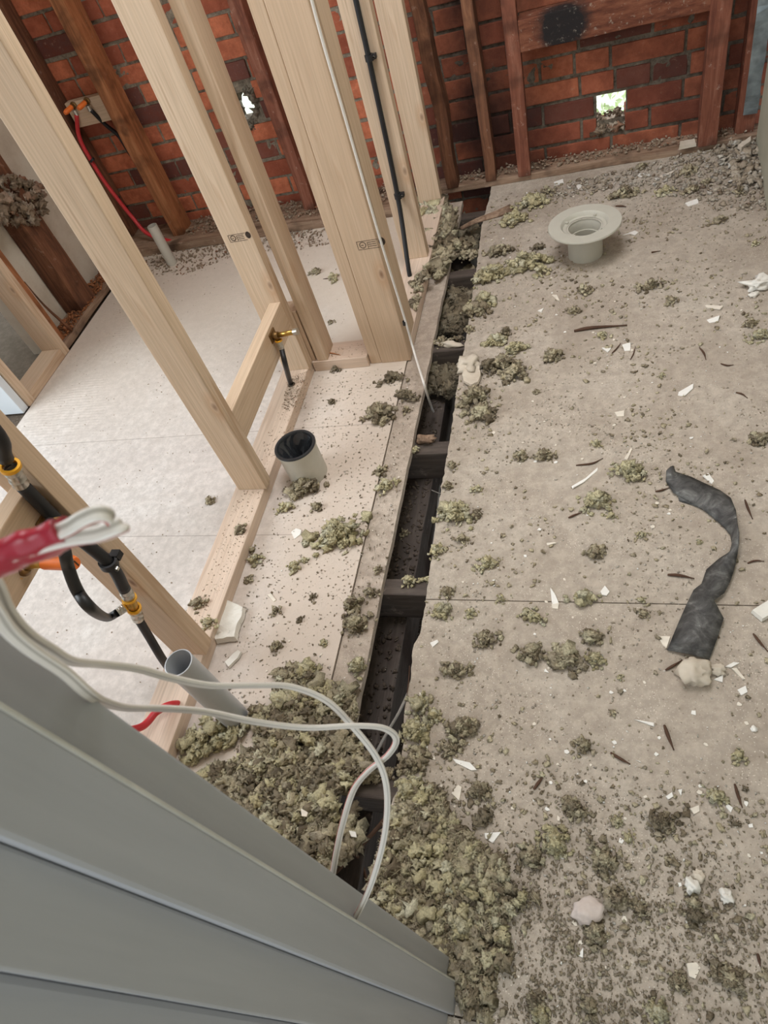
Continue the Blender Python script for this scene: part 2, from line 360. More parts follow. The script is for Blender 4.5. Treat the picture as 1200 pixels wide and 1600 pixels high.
# dark ceiling of the room below, seen down the slot
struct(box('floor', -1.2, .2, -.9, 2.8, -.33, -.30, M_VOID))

# brick wall, one mesh: bricks as boxes with holes, on a lumpy mortar bed
BY = 2.77
bm = bmesh.new(); rr = random.Random(3)
row = -3
while .07 + .075 * row < 2.4:
    zb = .07 + .075 * row; z0 = zb + .006; z1 = zb + .069
    ph = .19 if row % 2 == 0 else .055
    x = ph - .24 * 14
    while x < .66:
        L = .24
        cuts = [(x + .005, x + L - .005)]
        if rr.random() < .12: cuts = [(x + .005, x + .115), (x + .125, x + .235)]
        for (a, b) in cuts:
            if row == 1 and a < .11 and b > .0 : # square hole between the studs
                if a < -.005 - .03: cuts2 = [(a, -.004)]
                else: cuts2 = []
                if b > .14: cuts2.append((.112, b))
            elif row == 0 and a < .105 and b > .005:
                cuts2 = [(a, .004)] if a < -.03 else []
                if b > .13: cuts2.append((.104, b))
            elif row in (4, 5) and a < -1.235 and b > -1.37:
                cuts2 = []
                if a < -1.40: cuts2.append((a, -1.39))
                if b > -1.25: cuts2.append((-1.265 if row == 5 else -1.255, b))
            else: cuts2 = [(a, b)]
            for (p, q) in cuts2:
                if q - p < .02: continue
                dy = rr.uniform(-.004, .004); dz = rr.uniform(-.0015, .0015); k0 = len(bm.verts)
                box_bm(bm, p, q, BY + dy, BY + .10, z0 + dz, z1 + dz, .003)
                bm.verts.ensure_lookup_table()
                for v in bm.verts[k0:]:
                    nn = noise.noise(v.co * 24); v.co.y += nn * .003; v.co.z += noise.noise(v.co * 17 + Vector((9, 0, 0))) * .0022; v.co.x += nn * .002
        x += L
    row += 1
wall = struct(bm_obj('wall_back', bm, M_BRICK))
# mortar sheet with noise relief
nx, nz = 270, 240; X = np.linspace(-2.75, .62, nx); Z = np.linspace(-.2, 2.4, nz)
V = []; F = []
def hole(xx, zz, g_=0):
    h1 = (-.0 - g_ < xx < .11 + g_) and (.124 - g_ < zz < .208 + g_)
    dx = (xx + 1.325) / (.036 + g_); dz_ = (zz - .435) / (.052 + g_)
    return h1 or dx * dx + dz_ * dz_ < 1
for j, zz in enumerate(Z):
    for i, xx in enumerate(X):
        p = Vector((xx, 0, zz)); d = noise.fractal(p * 30, .8, 2, 4) * .004 + noise.noise(p * 7) * .002
        V.append((xx, BY + .0050 - d, zz))
for j in range(nz - 1):
    for i in range(nx - 1):
        cx, cz = (X[i] + X[i + 1]) / 2, (Z[j] + Z[j + 1]) / 2
        if hole(cx, cz): continue
        a = j * nx + i; F.append((a, a + 1, a + nx + 1, a + nx))
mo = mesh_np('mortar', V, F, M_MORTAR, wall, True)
bm = bmesh.new()
for (x0, x1, z0, z1) in ((-2.75, -1.375, -.2, 2.4), (-1.375, -1.275, -.2, .375), (-1.375, -1.275, .495, 2.4), (-1.275, -.008, -.2, 2.4), (-.008, .115, -.2, .104), (-.008, .115, .212, 2.4), (.115, .62, -.2, 2.4)):
    box_bm(bm, x0, x1, BY + .02, BY + .102, z0, z1)
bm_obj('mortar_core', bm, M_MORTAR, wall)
# broken mortar lumps round the ragged hole
def lumps_np(protos, centers, radii, squash=(1, 1, .75), seed=0):
    r = np.random.default_rng(seed); VV = []; FF = []; off = 0
    for c, rad in zip(centers, radii):
        pv, pf = protos[r.integers(len(protos))]
        q = r.normal(size=4); q /= np.linalg.norm(q); w_, x_, y_, z_ = q
        Rm = np.array([[1 - 2 * (y_ * y_ + z_ * z_), 2 * (x_ * y_ - z_ * w_), 2 * (x_ * z_ + y_ * w_)], [2 * (x_ * y_ + z_ * w_), 1 - 2 * (x_ * x_ + z_ * z_), 2 * (y_ * z_ - x_ * w_)], [2 * (x_ * z_ - y_ * w_), 2 * (y_ * z_ + x_ * w_), 1 - 2 * (x_ * x_ + y_ * y_)]])
        VV.append((pv @ Rm.T) * rad * np.array(squash) + np.array(c)); FF.append(pf + off); off += len(pv)
    return np.concatenate(VV), np.concatenate(FF)
def make_proto(sub, amp, fr, aniso, seed, curl=0, fine=0):
    bm = bmesh.new(); bmesh.ops.create_icosphere(bm, subdivisions=sub, radius=1); r = random.Random(seed)
    sx, sy, sz = (1 + r.uniform(-aniso, aniso) for _ in range(3)); o = Vector((r.uniform(0, 90), r.uniform(0, 90), r.uniform(0, 90)))
    for v in bm.verts:
        n_ = v.co.normalized(); d = 1 + amp * noise.fractal(n_ * fr + o, .7, 2, 4) * 1.6 + amp * .6 * noise.noise(n_ * fr * 3.1 + o) + fine * noise.noise(n_ * 7.5 + o) + fine * .6 * noise.noise(n_ * 14 + o)
        p = n_ * max(.25, d); p = Vector((p.x * sx, p.y * sy, p.z * sz))
        if curl: p.z += curl * p.x * p.x
        v.co = p
    bm.verts.ensure_lookup_table(); V = np.array([tuple(v.co) for v in bm.verts]); F = np.array([[v.index for v in f.verts] for f in bm.faces]); bm.free(); return V, F
WP = [make_proto(3, .55, 2.6, .45, s, 0, .38) for s in range(11)] + [make_proto(2, .72, 2.4, .6, s + 20, 0, .3) for s in range(4)]
WP2 = [make_proto(2, .6, 2.2, .45, s + 50, .3, .25) for s in range(12)]
CP = [make_proto(1, .5, 1.5, .5, s + 80) for s in range(10)]
FP = []
for s in range(10):   # thin angular flakes
    r = random.Random(s + 5); n = r.randint(4, 6); an = sorted(r.uniform(0, 6.28) for _ in range(n)); an = [2 * math.pi * (k + r.uniform(-.25, .25)) / n for k in range(n)]
    V_ = [(math.cos(a) * r.uniform(.55, 1.1), math.sin(a) * r.uniform(.4, .8), -.09) for a in an]; V_ += [(x * .93, y_ * .93, .09 + r.uniform(-.04, .04)) for x, y_, _ in V_]
    F_ = []
    for k in range(n):
        k2 = (k + 1) % n; F_ += [(k, k2, k2 + n), (k, k2 + n, k + n)]
    for k in range(1, n - 1): F_ += [(n, n + k, n + k + 1), (0, k + 1, k)]
    FP.append((np.array(V_), np.array(F_)))

cs = []; rs = []
r_ = random.Random(12)
for k in range(46):
    a = r_.uniform(0, 6.28); q = r_.uniform(1.0, 1.45); cs.append((-1.325 + math.cos(a) * .042 * q, BY + r_.uniform(-.002, .06), .435 + math.sin(a) * .058 * q)); rs.append(r_.uniform(.007, .017))
for k in range(30): cs.append((-1.325 + r_.uniform(-.035, .035), BY + r_.uniform(0, .05), .378 - r_.uniform(0, .03))); rs.append(r_.uniform(.006, .014))
V, F = lumps_np(WP[9:], cs, rs, (1, 1, .9), 3); mesh_np('broken_mortar', V, F, M_MORTAR, wall)
cs = []; rs = []
for k in range(110):
    yy = r_.uniform(-.004, .09); cs.append((r_.uniform(-.0, .108), BY + yy, r_.uniform(.078, .104) + yy * .22)); rs.append(r_.uniform(.004, .012))
V, F = lumps_np(WP[9:], cs, rs, (1, 1, .8), 4); mesh_np('broken_mortar', V, F, M_DUSTG, wall)

# other walls and ceiling
struct(poly_slab('wall_right', [(.430, 1.0), (.56, 1.0), (.60, 2.66), (.533, 2.66)], .0, 2.4, M_BOARD))
struct(poly_slab('wall_right', [(.430, -1.6), (.56, -1.6), (.56, .999), (.430, .999)], .0, 2.4, M_BOARD))
struct(box('wall_left', -2.20, -2.14, 1.906, 2.9, .0, 2.4, M_PLASTER))
struct(box('wall_back', -4.2, -2.75, 2.80, 2.9, 0, 2.4, M_PLASTER))  # unseen continuation of the wall, added to block sun on the floor beyond
struct(box('ceiling', -4.2, .62, -1.0, 2.87, 2.4, 2.44, M_BOARD))
# outside: a hedge behind the wall, glimpsed through the two holes
def bush(loc, n, spread, label):
    V = []; F = []; r = random.Random(int(abs(loc[0]) * 100)); k = 0
    for i in range(n):
        c = Vector(loc) + Vector((r.gauss(0, spread), r.gauss(0, spread * .5), r.gauss(0, spread * .7)))
        a = Vector((r.uniform(-1, 1), r.uniform(-1, 1), r.uniform(-1, 1))).normalized(); b = a.orthogonal().normalized(); s = r.uniform(.015, .03)
        V += [tuple(c - a * s), tuple(c + b * s * .5), tuple(c + a * s), tuple(c - b * s * .5)]; F.append((k, k + 1, k + 2, k + 3)); k += 4
    o = mesh_np('hedge', V, F, M_LEAF); tag(o, label, 'hedge'); return o
struct(box('ground', -5, 4, 2.95, 9, -.56, -.5, M_OUT))
bush((.1, 4.0, -.42), 420, .17, 'pale green plants outdoors seen through the square brick hole')
bush((-1.95, 4.0, -.30), 500, .17, 'bit of green plant outdoors seen through the ragged round hole')

# ------------------------------------------------------------------ timber
def timber(name, x0, x1, y0, y1, z0, z1, mat, axis='z', label=None, cat='stud', group=None, bev=.0025, warp=0, parent=None, lean=(0, 0), seed=0):
    """squared timber; its mesh runs along local z so that the grain follows the length"""
    dx, dy, dz = x1 - x0, y1 - y0, z1 - z0
    bm = bmesh.new()
    if axis == 'z': w_, d_, L = dx, dy, dz
    elif axis == 'y': w_, d_, L = dx, dz, dy
    else: w_, d_, L = dy, dz, dx
    box_bm(bm, -w_ / 2, w_ / 2, -d_ / 2, d_ / 2, 0, L)
    n = max(2, int(L / .05))
    le = [e for e in bm.edges if abs((e.verts[0].co - e.verts[1].co).z) > L * .5]
    if warp or lean != (0, 0): bmesh.ops.subdivide_edges(bm, edges=le, cuts=n, use_grid_fill=True)
    es = [e for e in bm.edges if e.calc_length() > 1e-6 and len(e.link_faces) == 2 and e.link_faces[0].normal.angle(e.link_faces[1].normal, 0) > .5]
    bmesh.ops.bevel(bm, geom=es, offset=bev, segments=2, affect='EDGES', profile=.6)
    for v in bm.verts:
        if warp:
            q = Vector((v.co.x * 6, v.co.y * 6, v.co.z * 5 + seed * 7)); v.co.x += noise.noise(q) * warp; v.co.y += noise.noise(q + Vector((5, 5, 5))) * warp
            q2 = Vector((seed * 3.1, 0, v.co.z * 2.2)); v.co.x += noise.noise(q2) * warp * 1.5
        v.co.x += lean[0] * v.co.z; v.co.y += lean[1] * v.co.z
    o = bm_obj(name, bm, mat, parent)
    if axis == 'z': o.location = ((x0 + x1) / 2, (y0 + y1) / 2, z0)
    elif axis == 'y': o.matrix_world = Matrix(((1, 0, 0, (x0 + x1) / 2), (0, 0, 1, y0), (0, -1, 0, (z0 + z1) / 2), (0, 0, 0, 1)))
    else: o.matrix_world = Matrix(((0, 0, 1, x0), (1, 0, 0, (y0 + y1) / 2), (0, 1, 0, (z0 + z1) / 2), (0, 0, 0, 1)))
    if label: tag(o, label, cat, group)
    return o
PX = -.885; PT = .038; TOP = 2.4
SX0, SX1 = -.964, -.876
# sole plates of the new partition
timber('sole_plate', PX - .092, PX, -.3, 1.64, 0, PT, M_PINE_SAW, 'y', 'long pale pine sole plate dusted with pinkish sawdust, under the two open studs', 'sole plate')
timber('sole_plate', PX + .004, -.695, 1.632, 1.724, 0, PT, M_PINE_SAW, 'x', 'short pine sole plate crossing between the corner studs', 'sole plate')
timber('sole_plate', -.655, -.563, 1.69, 2.60, 0, PT, M_PINE_SAW, 'y', 'pine sole plate under the black pipe, running beside the open slot', 'sole plate')
timber('timber_block', -.975, -.868, 1.640, 1.70, PT, .225, M_PINE, 'z', 'short pine block behind the corner stud on the sole plate', 'timber block')
st = {}
st[0] = timber('timber_stud', SX0, SX1, .600, .640, PT, TOP, M_PINE, label='nearest new pine stud, carrying the thick black pipe and brass tee', group=None)
st[1] = timber('timber_stud', SX0, SX1, 1.100, 1.138, PT, TOP, M_PINE, label='wide new pine stud between two noggings, its foot beside the black-lined soil pipe')
st[2] = timber('timber_stud', SX0 - .004, SX1 - .004, 1.600, 1.638, PT, TOP, M_PINE, label='new pine stud with a grade stamp at the far end of the nogging')
st[3] = timber('timber_stud', -.862, -.826, 1.636, 1.714, PT, TOP, M_PINE, label='slim new pine stud just right of the stamped corner stud')
st[4] = timber('timber_stud', -.693, -.657, 1.645, 1.735, 0, TOP, M_PINE, label='left board of the doubled new pine post, edge on')
st[5] = timber('timber_stud', -.656, -.561, 1.643, 1.682, 0, TOP, M_PINE, label='broad stamped face board of the doubled new pine post beside the white cable')
st[6] = timber('timber_stud', -.602, -.564, 1.70, 1.785, PT, TOP, M_PINE, label='honey-coloured new pine stud just behind the broad doubled post')
st[7] = timber('timber_stud', -.660, -.572, 2.160, 2.198, PT, TOP, M_PINE, label='new pine stud behind the thin black clipped pipe')
st[8] = timber('timber_stud', -.662, -.574, 2.555, 2.593, PT, TOP, M_PINE, label='new pine stud full of small knots nearest the brick wall')
timber('timber_nogging', -.916, -.880, 1.138, 1.600, .196, .290, M_PINE, 'y', 'low pine nogging between two studs, carrying the brass tap elbow', 'nogging')
timber('timber_nogging', -.936, -.898, -.1, .600, .545, .645, M_PINE, 'y', 'pine nogging at the left edge, carrying the orange capped tap', 'nogging')
# knots that the photo shows on the two outer faces
def knot(parent, x, y, z, rx, rz, nrm='y-'):
    r = lathe('knot', [(0, 0), (1, 0)], M_SPL2, parent, seg=14, smooth=False)
# grade stamps (illegible boxes, strokes and an ink blot)
def stamp(parent, x, y, z, s):
    bm = bmesh.new(); e = .0006
    def bar(x0, x1, z0, z1): box_bm(bm, x0, x1, -e, .0002, z0, z1)
    w_ = .052 * s; h = .018 * s; t = .0010
    bar(0, w_, h, h + t); bar(0, w_, -h * .1, -h * .1 + t); bar(0, t, 0, h)
    for k in range(14):                          # ring-like seal
        a = k / 14 * 6.28; cx = .013 * s + math.cos(a) * .007 * s; cz = h / 2 + math.sin(a) * .007 * s; bar(cx - .0012, cx + .0012, cz - .0012, cz + .0012)
    bar(.009 * s, .015 * s, h * .45, h * .52)
    for k in range(3): bar(.026 * s, .045 * s, h * (.2 + .27 * k), h * (.2 + .27 * k) + t * 1.3)
    bar(.024 * s, .024 * s + t, 0, h * .8)
    for k in range(9):
        a = k / 9 * 3.14; bar(.059 * s - math.sin(a) * .0075 * s, .059 * s + math.sin(a) * .0075 * s, h * .55 + math.cos(a) * .0085 * s, h * .55 + math.cos(a) * .0085 * s + .003 * s)
    o = bm_obj('grade_stamp', bm, M_INK, parent); l = parent.location
    o.location = (x - l.x, y - l.y, z - l.z)
p = aty(360, 378, 1.600); stamp(st[2], p.x, 1.600, p.z, 1.0)
p = aty(560, 390, 1.643); stamp(st[5], p.x, 1.643, p.z, 1.2)

# old timbers against the brick
timber('old_sole_plate', -.70, .56, 2.672, 2.762, 0, .024, M_PLATE_OLD, 'x', 'old dusty sole plate at the foot of the brick wall, right half', 'sole plate', warp=.004, seed=2)
timber('old_sole_plate', -2.10, -.72, 2.56, 2.762, 0, .036, M_PLATE_OLD, 'x', 'old grimy sole plate at the foot of the brick wall, left half', 'sole plate', warp=.006, seed=5)
def old(x0, x1, y0, y1, mat, label, z0=.022, lean=(0, 0), warp=.006, seed=1):
    return timber('old_stud', x0, x1, y0, y1, z0, 2.38, mat, label=label, warp=warp, lean=lean, seed=seed, bev=.003)
old(-.567, -.520, 2.665, 2.735, M_OLD, 'dark old cracked stud just right of the new pine studs', warp=.010, seed=3)
old(-.411, -.371, 2.665, 2.735, M_OLD, 'narrow dark old stud in the middle of three against the brick', warp=.006, seed=4, lean=(.0, 0))
old(-.284, -.237, 2.660, 2.715, M_OLD_RED, 'reddish old stud splashed with white plaster', warp=.004, seed=5)
old(.350, .412, 2.655, 2.72, M_OLD_RED, 'reddish old stud right of the square hole, whitened in patches', warp=.004, seed=6)
old(-1.822, -1.768, 2.63, 2.73, M_OLD_ORANGE, 'orange-brown old stud in the left brick bay beside the tap board', warp=.004, seed=7)
old(-1.185, -1.135, 2.655, 2.73, M_OLD_RED, 'plaster-splashed old stud half hidden behind the doubled new post', warp=.005, seed=8)
old(-2.17, -2.065, 2.695, 2.765, M_OLD, 'very dark old corner stud behind the nearest wide new stud', warp=.004, seed=9)
old(.470, .53, 2.70, 2.76, M_OLD_RED, 'thin reddish stud edge in the dark corner by the grey wall', warp=.003, seed=10)
a = aty(812, 84, 2.66); b = aty(812, 32, 2.66)
timber('old_nogging', -.235, .352, 2.662, 2.74, a.z + .0, b.z, M_CHAR, 'x', 'scorched old nogging high between two studs against the brick', 'nogging', warp=.003, seed=4)
# left stud wall
timber('old_sole_plate', -2.13, -2.03, 1.915, 2.66, 0, .03, M_PLATE_OLD, 'y', 'old sole plate heaped with brown debris below the left plaster wall', 'sole plate', warp=.006, seed=6)
timber('old_stud', -2.135, -2.05, 2.125, 2.235, .03, 2.38, M_OLD, label='broad rough brown stud against the left plaster wall', warp=.006, seed=11)
timber('old_stud', -2.135, -2.05, 1.905, 1.95, .03, 2.38, M_OLD_ORANGE, label='waney reddish-brown stud hugging the new pine frame on the left', warp=.010, seed=12)
timber('sole_plate', -2.11, -2.02, 1.62, 1.868, 0, .038, M_PINE, 'y', 'pine bottom rail of the small frame in the left opening', 'sole plate')
timber('timber_stud', -2.11, -2.02, 1.868, 1.906, 0, TOP, M_PINE, label='far pine upright of the small frame in the left opening')
timber('timber_stud', -2.11, -2.02, 1.582, 1.62, 0, TOP, M_PINE, label='near pine upright of the small frame beside the white panel')
tag(box('panel', -2.62, -2.028, 1.545, 1.578, .0, 2.1, M_WHITE, bev=.002), 'white laminated panel standing at the left edge against the pine upright', 'panel')
# foil tape strip in the right corner
bm = bmesh.new(); n = 40
vs = []
for k in range(n + 1):
    z = .03 + k * .02; z += .06; x = .487 + noise.noise(Vector((0, 0, z * 9))) * .004; x1 = .530 + noise.noise(Vector((4, 0, z * 12))) * .004
    vs.append((bm.verts.new((x, 2.692 + noise.noise(Vector((2, 0, z * 20))) * .005, z)), bm.verts.new((x1, 2.688, z))))
for k in range(n): bm.faces.new((vs[k][0], vs[k][1], vs[k + 1][1], vs[k + 1][0]))
o = bm_obj('foil_strip', bm, M_TAPEB); m_ = o.modifiers.new('thick', 'SOLIDIFY'); m_.thickness = .002
tag(o, 'crumpled bluish grey strip running up the corner behind the grey wall edge', 'strip')

# joists under the slot
JT = -.021
jl = ['far joist top, heaped with wool near the brick wall', 'second joist from the brick wall crossing the dark slot', 'joist crossing the slot level with the white plaster lump', 'joist in the middle of the slot beside the dangling cable end', 'joist crossing the slot level with the floor seam', 'nearest joist in the slot, close to the hanging cables']
for k, yy in enumerate((2.49, 2.10, 1.70, 1.262, .805, .345)):
    timber('floor_joist', -1.1, .1, yy, yy + .046, -.125, JT, M_JOIST, 'x', 'dark ' + jl[k], 'joist', bev=.003, warp=.002, seed=k)
timber('binder_beam', -.62, -.468, -.5, 2.5, -.24, -.127, M_JOIST, 'y', 'dusty ledge of an old beam below the joists in the slot', 'beam', warp=.004, seed=3)
timber('ceiling_batten', -.425, -.405, 1.30, 1.68, -.20, -.13, M_JOIST, 'y', 'thin dark batten down in the slot near the cable end', 'batten', warp=.002, seed=8)

# ------------------------------------------------------------------ grey painted door frame at the left
fr = empty('door_frame', (-.26, .04, 0)); tag(fr, 'grey painted door frame running down to the floor at the lower left', 'door frame')
def fpart(name, x0, x1, y0, y1, z0, z1, mat, bev=.002):
    o = box(name, x0 + .26, x1 + .26, y0 - .04, y1 - .04, z0, z1, mat, fr, bev); return o
fpart('casing', -.32, -.2515, .0775, .107, 0, 2.1, M_FRAME)
fpart('jamb', -.32, -.2375, .0335, .0768, 0, 2.1, M_FRAME, .003)
fpart('worn_edge', -.25, -.2368, .0748, .0775, 0, 2.1, M_FRAME_W, .001)['label'] = 'pale worn line along the grey frame'
fpart('door_stop', -.32, -.2475, -.010, .0332, 0, 2.1, M_FRAME, .002)
fpart('architrave', -.32, -.262, -.045, -.0105, 0, 2.1, M_FRAME, .004)
fpart('brown_backing', -.34, -.27, -.12, -.045, 0, 2.1, M_BROWN, .004)['label'] = 'brown wood behind the grey frame'
o = struct(box('wall_front', -1.6, -.322, -.09, .09, 0, 2.4, M_PLASTER)); o.hide_render = False

# ------------------------------------------------------------------ plumbing
def group_pipe(name, label, cat, loc): e = empty(name, loc); tag(e, label, cat); return e
def child(o, e):
    o.parent = e; o.matrix_parent_inverse = Matrix.Translation(-Vector(e.location)); return o
# toilet pan flange
fc = at(915, 412) + Vector((0, .055, 0)); e = group_pipe('toilet_flange', 'warm grey plastic toilet flange on its upright pipe stub', 'flange', fc)
lathe('pipe_stub', [(.0545, -.02), (.0545, .096), (.050, .096), (.050, -.06), (.0545, -.02)], M_FLANGE, e)
lathe('flange_rim', [(.0555, .097), (.112, .102), (.1135, .106), (.112, .110), (.074, .110), (.070, .107), (.066, .097), (.053, .094), (.049, .088), (.049, .06), (.0445, .06), (.0445, .02)], M_FLANGE, e)
for k, a in enumerate((60, 150, 240, 330)):
    box_ = bmesh.new(); box_bm(box_, -.006, .006, -.004, .004, .092, .104, .001); o = bm_obj('lug', box_, M_FLANGE, e)
    o.location = (math.cos(math.radians(a)) * .064, math.sin(math.radians(a)) * .064, 0); o.rotation_euler[2] = math.radians(a)
# soil pipe with black seal
pc = Vector((-.787, 1.186, 0)); e = group_pipe('soil_pipe', 'pale grey soil pipe stub lined with a black rubber seal and film', 'pipe', pc)
lathe('pipe_wall', [(.054, -.02), (.0545, .104), (.0575, .105), (.0575, .112), (.054, .112)], M_PALE_PIPE, e)
lathe('rubber_seal', [(.0572, .111), (.0585, .114), (.057, .117), (.051, .117), (.048, .112), (.047, .09), (.046, .03), (.0, .028)], M_RUBBER, e)
bm = bmesh.new(); r = random.Random(4); vs = []
for k in range(25):
    a = k / 24 * 6.283; row_ = []
    for j in range(5):
        rad = .050 - j * .009 + r.uniform(-.002, .002) + math.sin(a * 3 + 1) * .004 * j / 2; row_.append(bm.verts.new((math.cos(a) * rad, math.sin(a) * rad, .113 - j * .015 + r.uniform(-.004, .004))))
    vs.append(row_)
for k in range(24):
    for j in range(4): bm.faces.new((vs[k][j], vs[k + 1][j], vs[k + 1][j + 1], vs[k][j + 1]))
bm_obj('film_liner', bm, M_GLOSSB, e)
# grey waste pipe near
wc = Vector((-.775, .475, 0)); e = group_pipe('waste_pipe', 'large grey waste pipe standing open beside the near stud', 'pipe', wc)
lathe('pipe_wall', [(.0285, -.02), (.0285, .263), (.0262, .2635), (.0262, -.02)], M_GREY_PIPE, e)
wc = at(267, 416) + Vector((0, .02, 0)); e = group_pipe('waste_pipe', 'small pale grey waste pipe standing before the old plate at back left', 'pipe', wc)
lathe('pipe_wall', [(.0215, -.02), (.0215, .178), (.0192, .178), (.0192, -.02)], M_PALE_PIPE, e)

# thin black pipe up the stud behind the slot
e = group_pipe('black_pipe', 'thin black pipe clipped up the new stud behind the doubled post', 'pipe', (-.62, 2.08, PT))
yb = 2.142
def pp(px, py, y): return aty(px, py, y)
p0 = pp(641, 428, 2.06); path = [Vector((p0.x, 2.055, 0)), Vector((p0.x - .002, 2.062, .06))] + [pp(621, 305, 2.146)] + [pp(576, 90, 2.148)] + [pp(556, 0, 2.148)]
path.append(path[-1] + (path[-1] - path[-2]) * 6)
child(tube('pipe', path, .0078, M_BLACK), e)
for (px, py) in ((622, 306), (577, 90)):
    c = pp(px, py, 2.148); cl = child(lathe('pipe_clip', [(.0085, -.008), (.0125, -.008), (.0125, .008), (.0085, .008)], M_BLACK, None, c), e)
    s = child(lathe('clip_screw', [(0, -.003), (.0035, -.003), (.0035, .004)], M_STEEL, None, c + Vector((.014, -.006, 0)), (0, -1, 0)), e)
    bb = box('clip_foot', c.x + .008, c.x + .02, 2.144, 2.16, c.z - .006, c.z + .006, M_BLACK); child(bb, e)

# white cable down the doubled post
e = group_pipe('white_cable', 'thin whitish cable taped to the doubled post and dangling into the slot', 'cable', (-.55, 1.63, 0))
path = [pp(420, -300, 1.637), pp(487, 0, 1.637), pp(541, 190, 1.637), pp(593, 370, 1.637), pp(633, 500, 1.636), pp(648, 553, 1.60), atd(662, 598, 1.86), at(672, 630, -.03), at(677, 643, -.10)]
child(tube('cable_core', path, .0034, M_CABLE, seg=10), e)
c = pp(632, 505, 1.636); child(lathe('tape_band', [(.0045, -.006), (.0055, -.006), (.0055, .007), (.0045, .007)], M_BLACK, None, c, (0.1, 0, 1)), e)

# fittings helper: coupling of steel sleeve and yellow rings along an axis
def coupling(e, c, axis, r, L, name='sleeve'):
    ax = Vector(axis).normalized()
    child(lathe('steel_sleeve', [(r * .9, 0), (r * 1.12, 0), (r * 1.12, L * .3), (r * 1.22, L * .35), (r * 1.12, L * .42), (r * 1.12, L * .7), (r * 1.22, L * .76), (r * 1.12, L * .84), (r * 1.12, L), (r * .9, L)], M_STEEL, None, c, ax, 24), e)
    child(lathe('yellow_ring', [(r * 1.0, 0), (r * 1.4, 0), (r * 1.4, L * .16), (r * 1.0, L * .16)], M_YEL, None, c + ax * L, ax, 24), e)
# black 22 pipe with tee on the nearest stud
e = group_pipe('water_pipe', 'thick black water pipe with brass tee fixed to the nearest stud', 'pipe', (-.9, .58, PT))
Y1 = .578
tee = pp(206, 942, .570); topj = pp(12, 722, Y1)
jA = pp(33, 757, Y1); jB = pp(195, 921, .573)
clp = pp(170, 880, .576)
child(tube('pipe', [jA, pp(95, 818, Y1), clp, jB], .0115, M_BLACK), e)
coupling(e, jA, (jA * -1 + topj), .0115, (topj - jA).length * .75)
child(tube('pipe', [topj + (topj - jA) * .1, topj + (topj - jA) * 2, topj + Vector((0, 0, .5)), topj + Vector((0, 0, 1.5))], .0115, M_BLACK), e)
coupling(e, jB, (tee - jB), .0105, (tee - jB).length * .6)
jC = pp(216, 967, .566)
child(tube('brass_tee', [jB.lerp(tee, .5), tee, jC.lerp(tee, .4)], .0095, M_BRASS, n=2), e)
coupling(e, jC, (tee - jC), .0105, (tee - jC).length * .62)
jE = pp(184, 957, .545); child(tube('brass_branch', [tee, tee.lerp(jE, .5)], .008, M_BRASS, n=1), e)
coupling(e, jE, (tee - jE), .0078, (tee - jE).length * .5)
child(tube('pipe', [jC, pp(233, 995, .56), pp(252, 1027, .55), at(268, 1050, .0)], .0092, M_BLACK), e)
child(tube('branch_hose', [jE, atd(168, 965, (M @ (jE - EYE)).z - .005), atd(145, 953, .93), atd(122, 925, .90), atd(107, 888, .88), atd(97, 850, .87), atx(78, 815, -.875)], .0082, M_BLACK), e)
c = clp; child(lathe('pipe_clip', [(.0125, -.006), (.017, -.006), (.017, .008), (.0125, .008)], M_BLACK, None, c, (clp - jB)), e)
child(box('clip_foot', c.x - .002, c.x + .016, .586, .602, c.z - .007, c.z + .007, M_BLACK), e)
child(lathe('clip_screw', [(0, .0), (.004, .0), (.004, -.006)], M_STEEL, None, c + Vector((.022, -.008, -.002)), (0, 1, 0), 12), e)
# elbow body on the nogging
f0 = atx(72, 812, -.897); e2 = group_pipe('pipe_elbow', 'dull brass wall elbow screwed to the left nogging under the red tape', 'tap fitting', f0)
child(tube('elbow_body', [f0, f0 + Vector((.016, 0, 0)), f0 + Vector((.024, .0, -.02))], .0095, M_BRASSD, n=4), e2)
child(box('mount_plate', f0.x, f0.x + .004, f0.y - .022, f0.y + .026, f0.z - .012, f0.z + .014, M_BRASSD, bev=.001), e2)
# orange capped tap
t0 = atx(38, 893, -.897); e = group_pipe('tap_connector', 'brass tap connector with bright orange cap on the left nogging', 'tap', t0)
a_ = atd(40, 884, (M @ (t0 - EYE)).z - .01); b_ = atd(68, 880, (M @ (t0 - EYE)).z - .03); c_ = atd(119, 880, (M @ (t0 - EYE)).z - .055)
child(tube('brass_spout', [a_, b_], .0075, M_BRASS, n=1, seg=8), e)
d_ = (c_ - b_); child(lathe('orange_cap', [(.0085, 0), (.0105, .002), (.0115, d_.length * .7), (.0125, d_.length * .72), (.0125, d_.length * .9), (.009, d_.length), (0, d_.length)], M_ORANGE, None, b_, d_, 12), e)
o = box('cap_slot', -.0012, .0012, -.006, .006, 0, .001, M_SPL); o.location = c_; o.rotation_euler = d_.to_track_quat('Z', 'Y').to_euler(); child(o, e)
child(tube('elbow_body', [t0, a_], .010, M_BRASSD, n=1), e)
rt = atd(27, 897, (M @ (t0 - EYE)).z); rb = atd(18, 914, (M @ (t0 - EYE)).z)
coupling(e, rb, (rt - rb), .009, (rt - rb).length * .8)
# red pipe loop down to the plate
e = group_pipe('red_pipe', 'red water pipe dropping from the left tap into the near sole plate', 'pipe', rb)
pl = at(277, 1098, .03)
child(tube('pipe', [rb, rb + (rb - rt) * 1.2, Vector((-.95, .36, .40)), Vector((-.985, .36, .18)), at(215, 1138, .085), at(245, 1112, .062), at(268, 1101, .05), pl + Vector((.01, .01, -.03))], .0082, M_REDP, n=10), e)
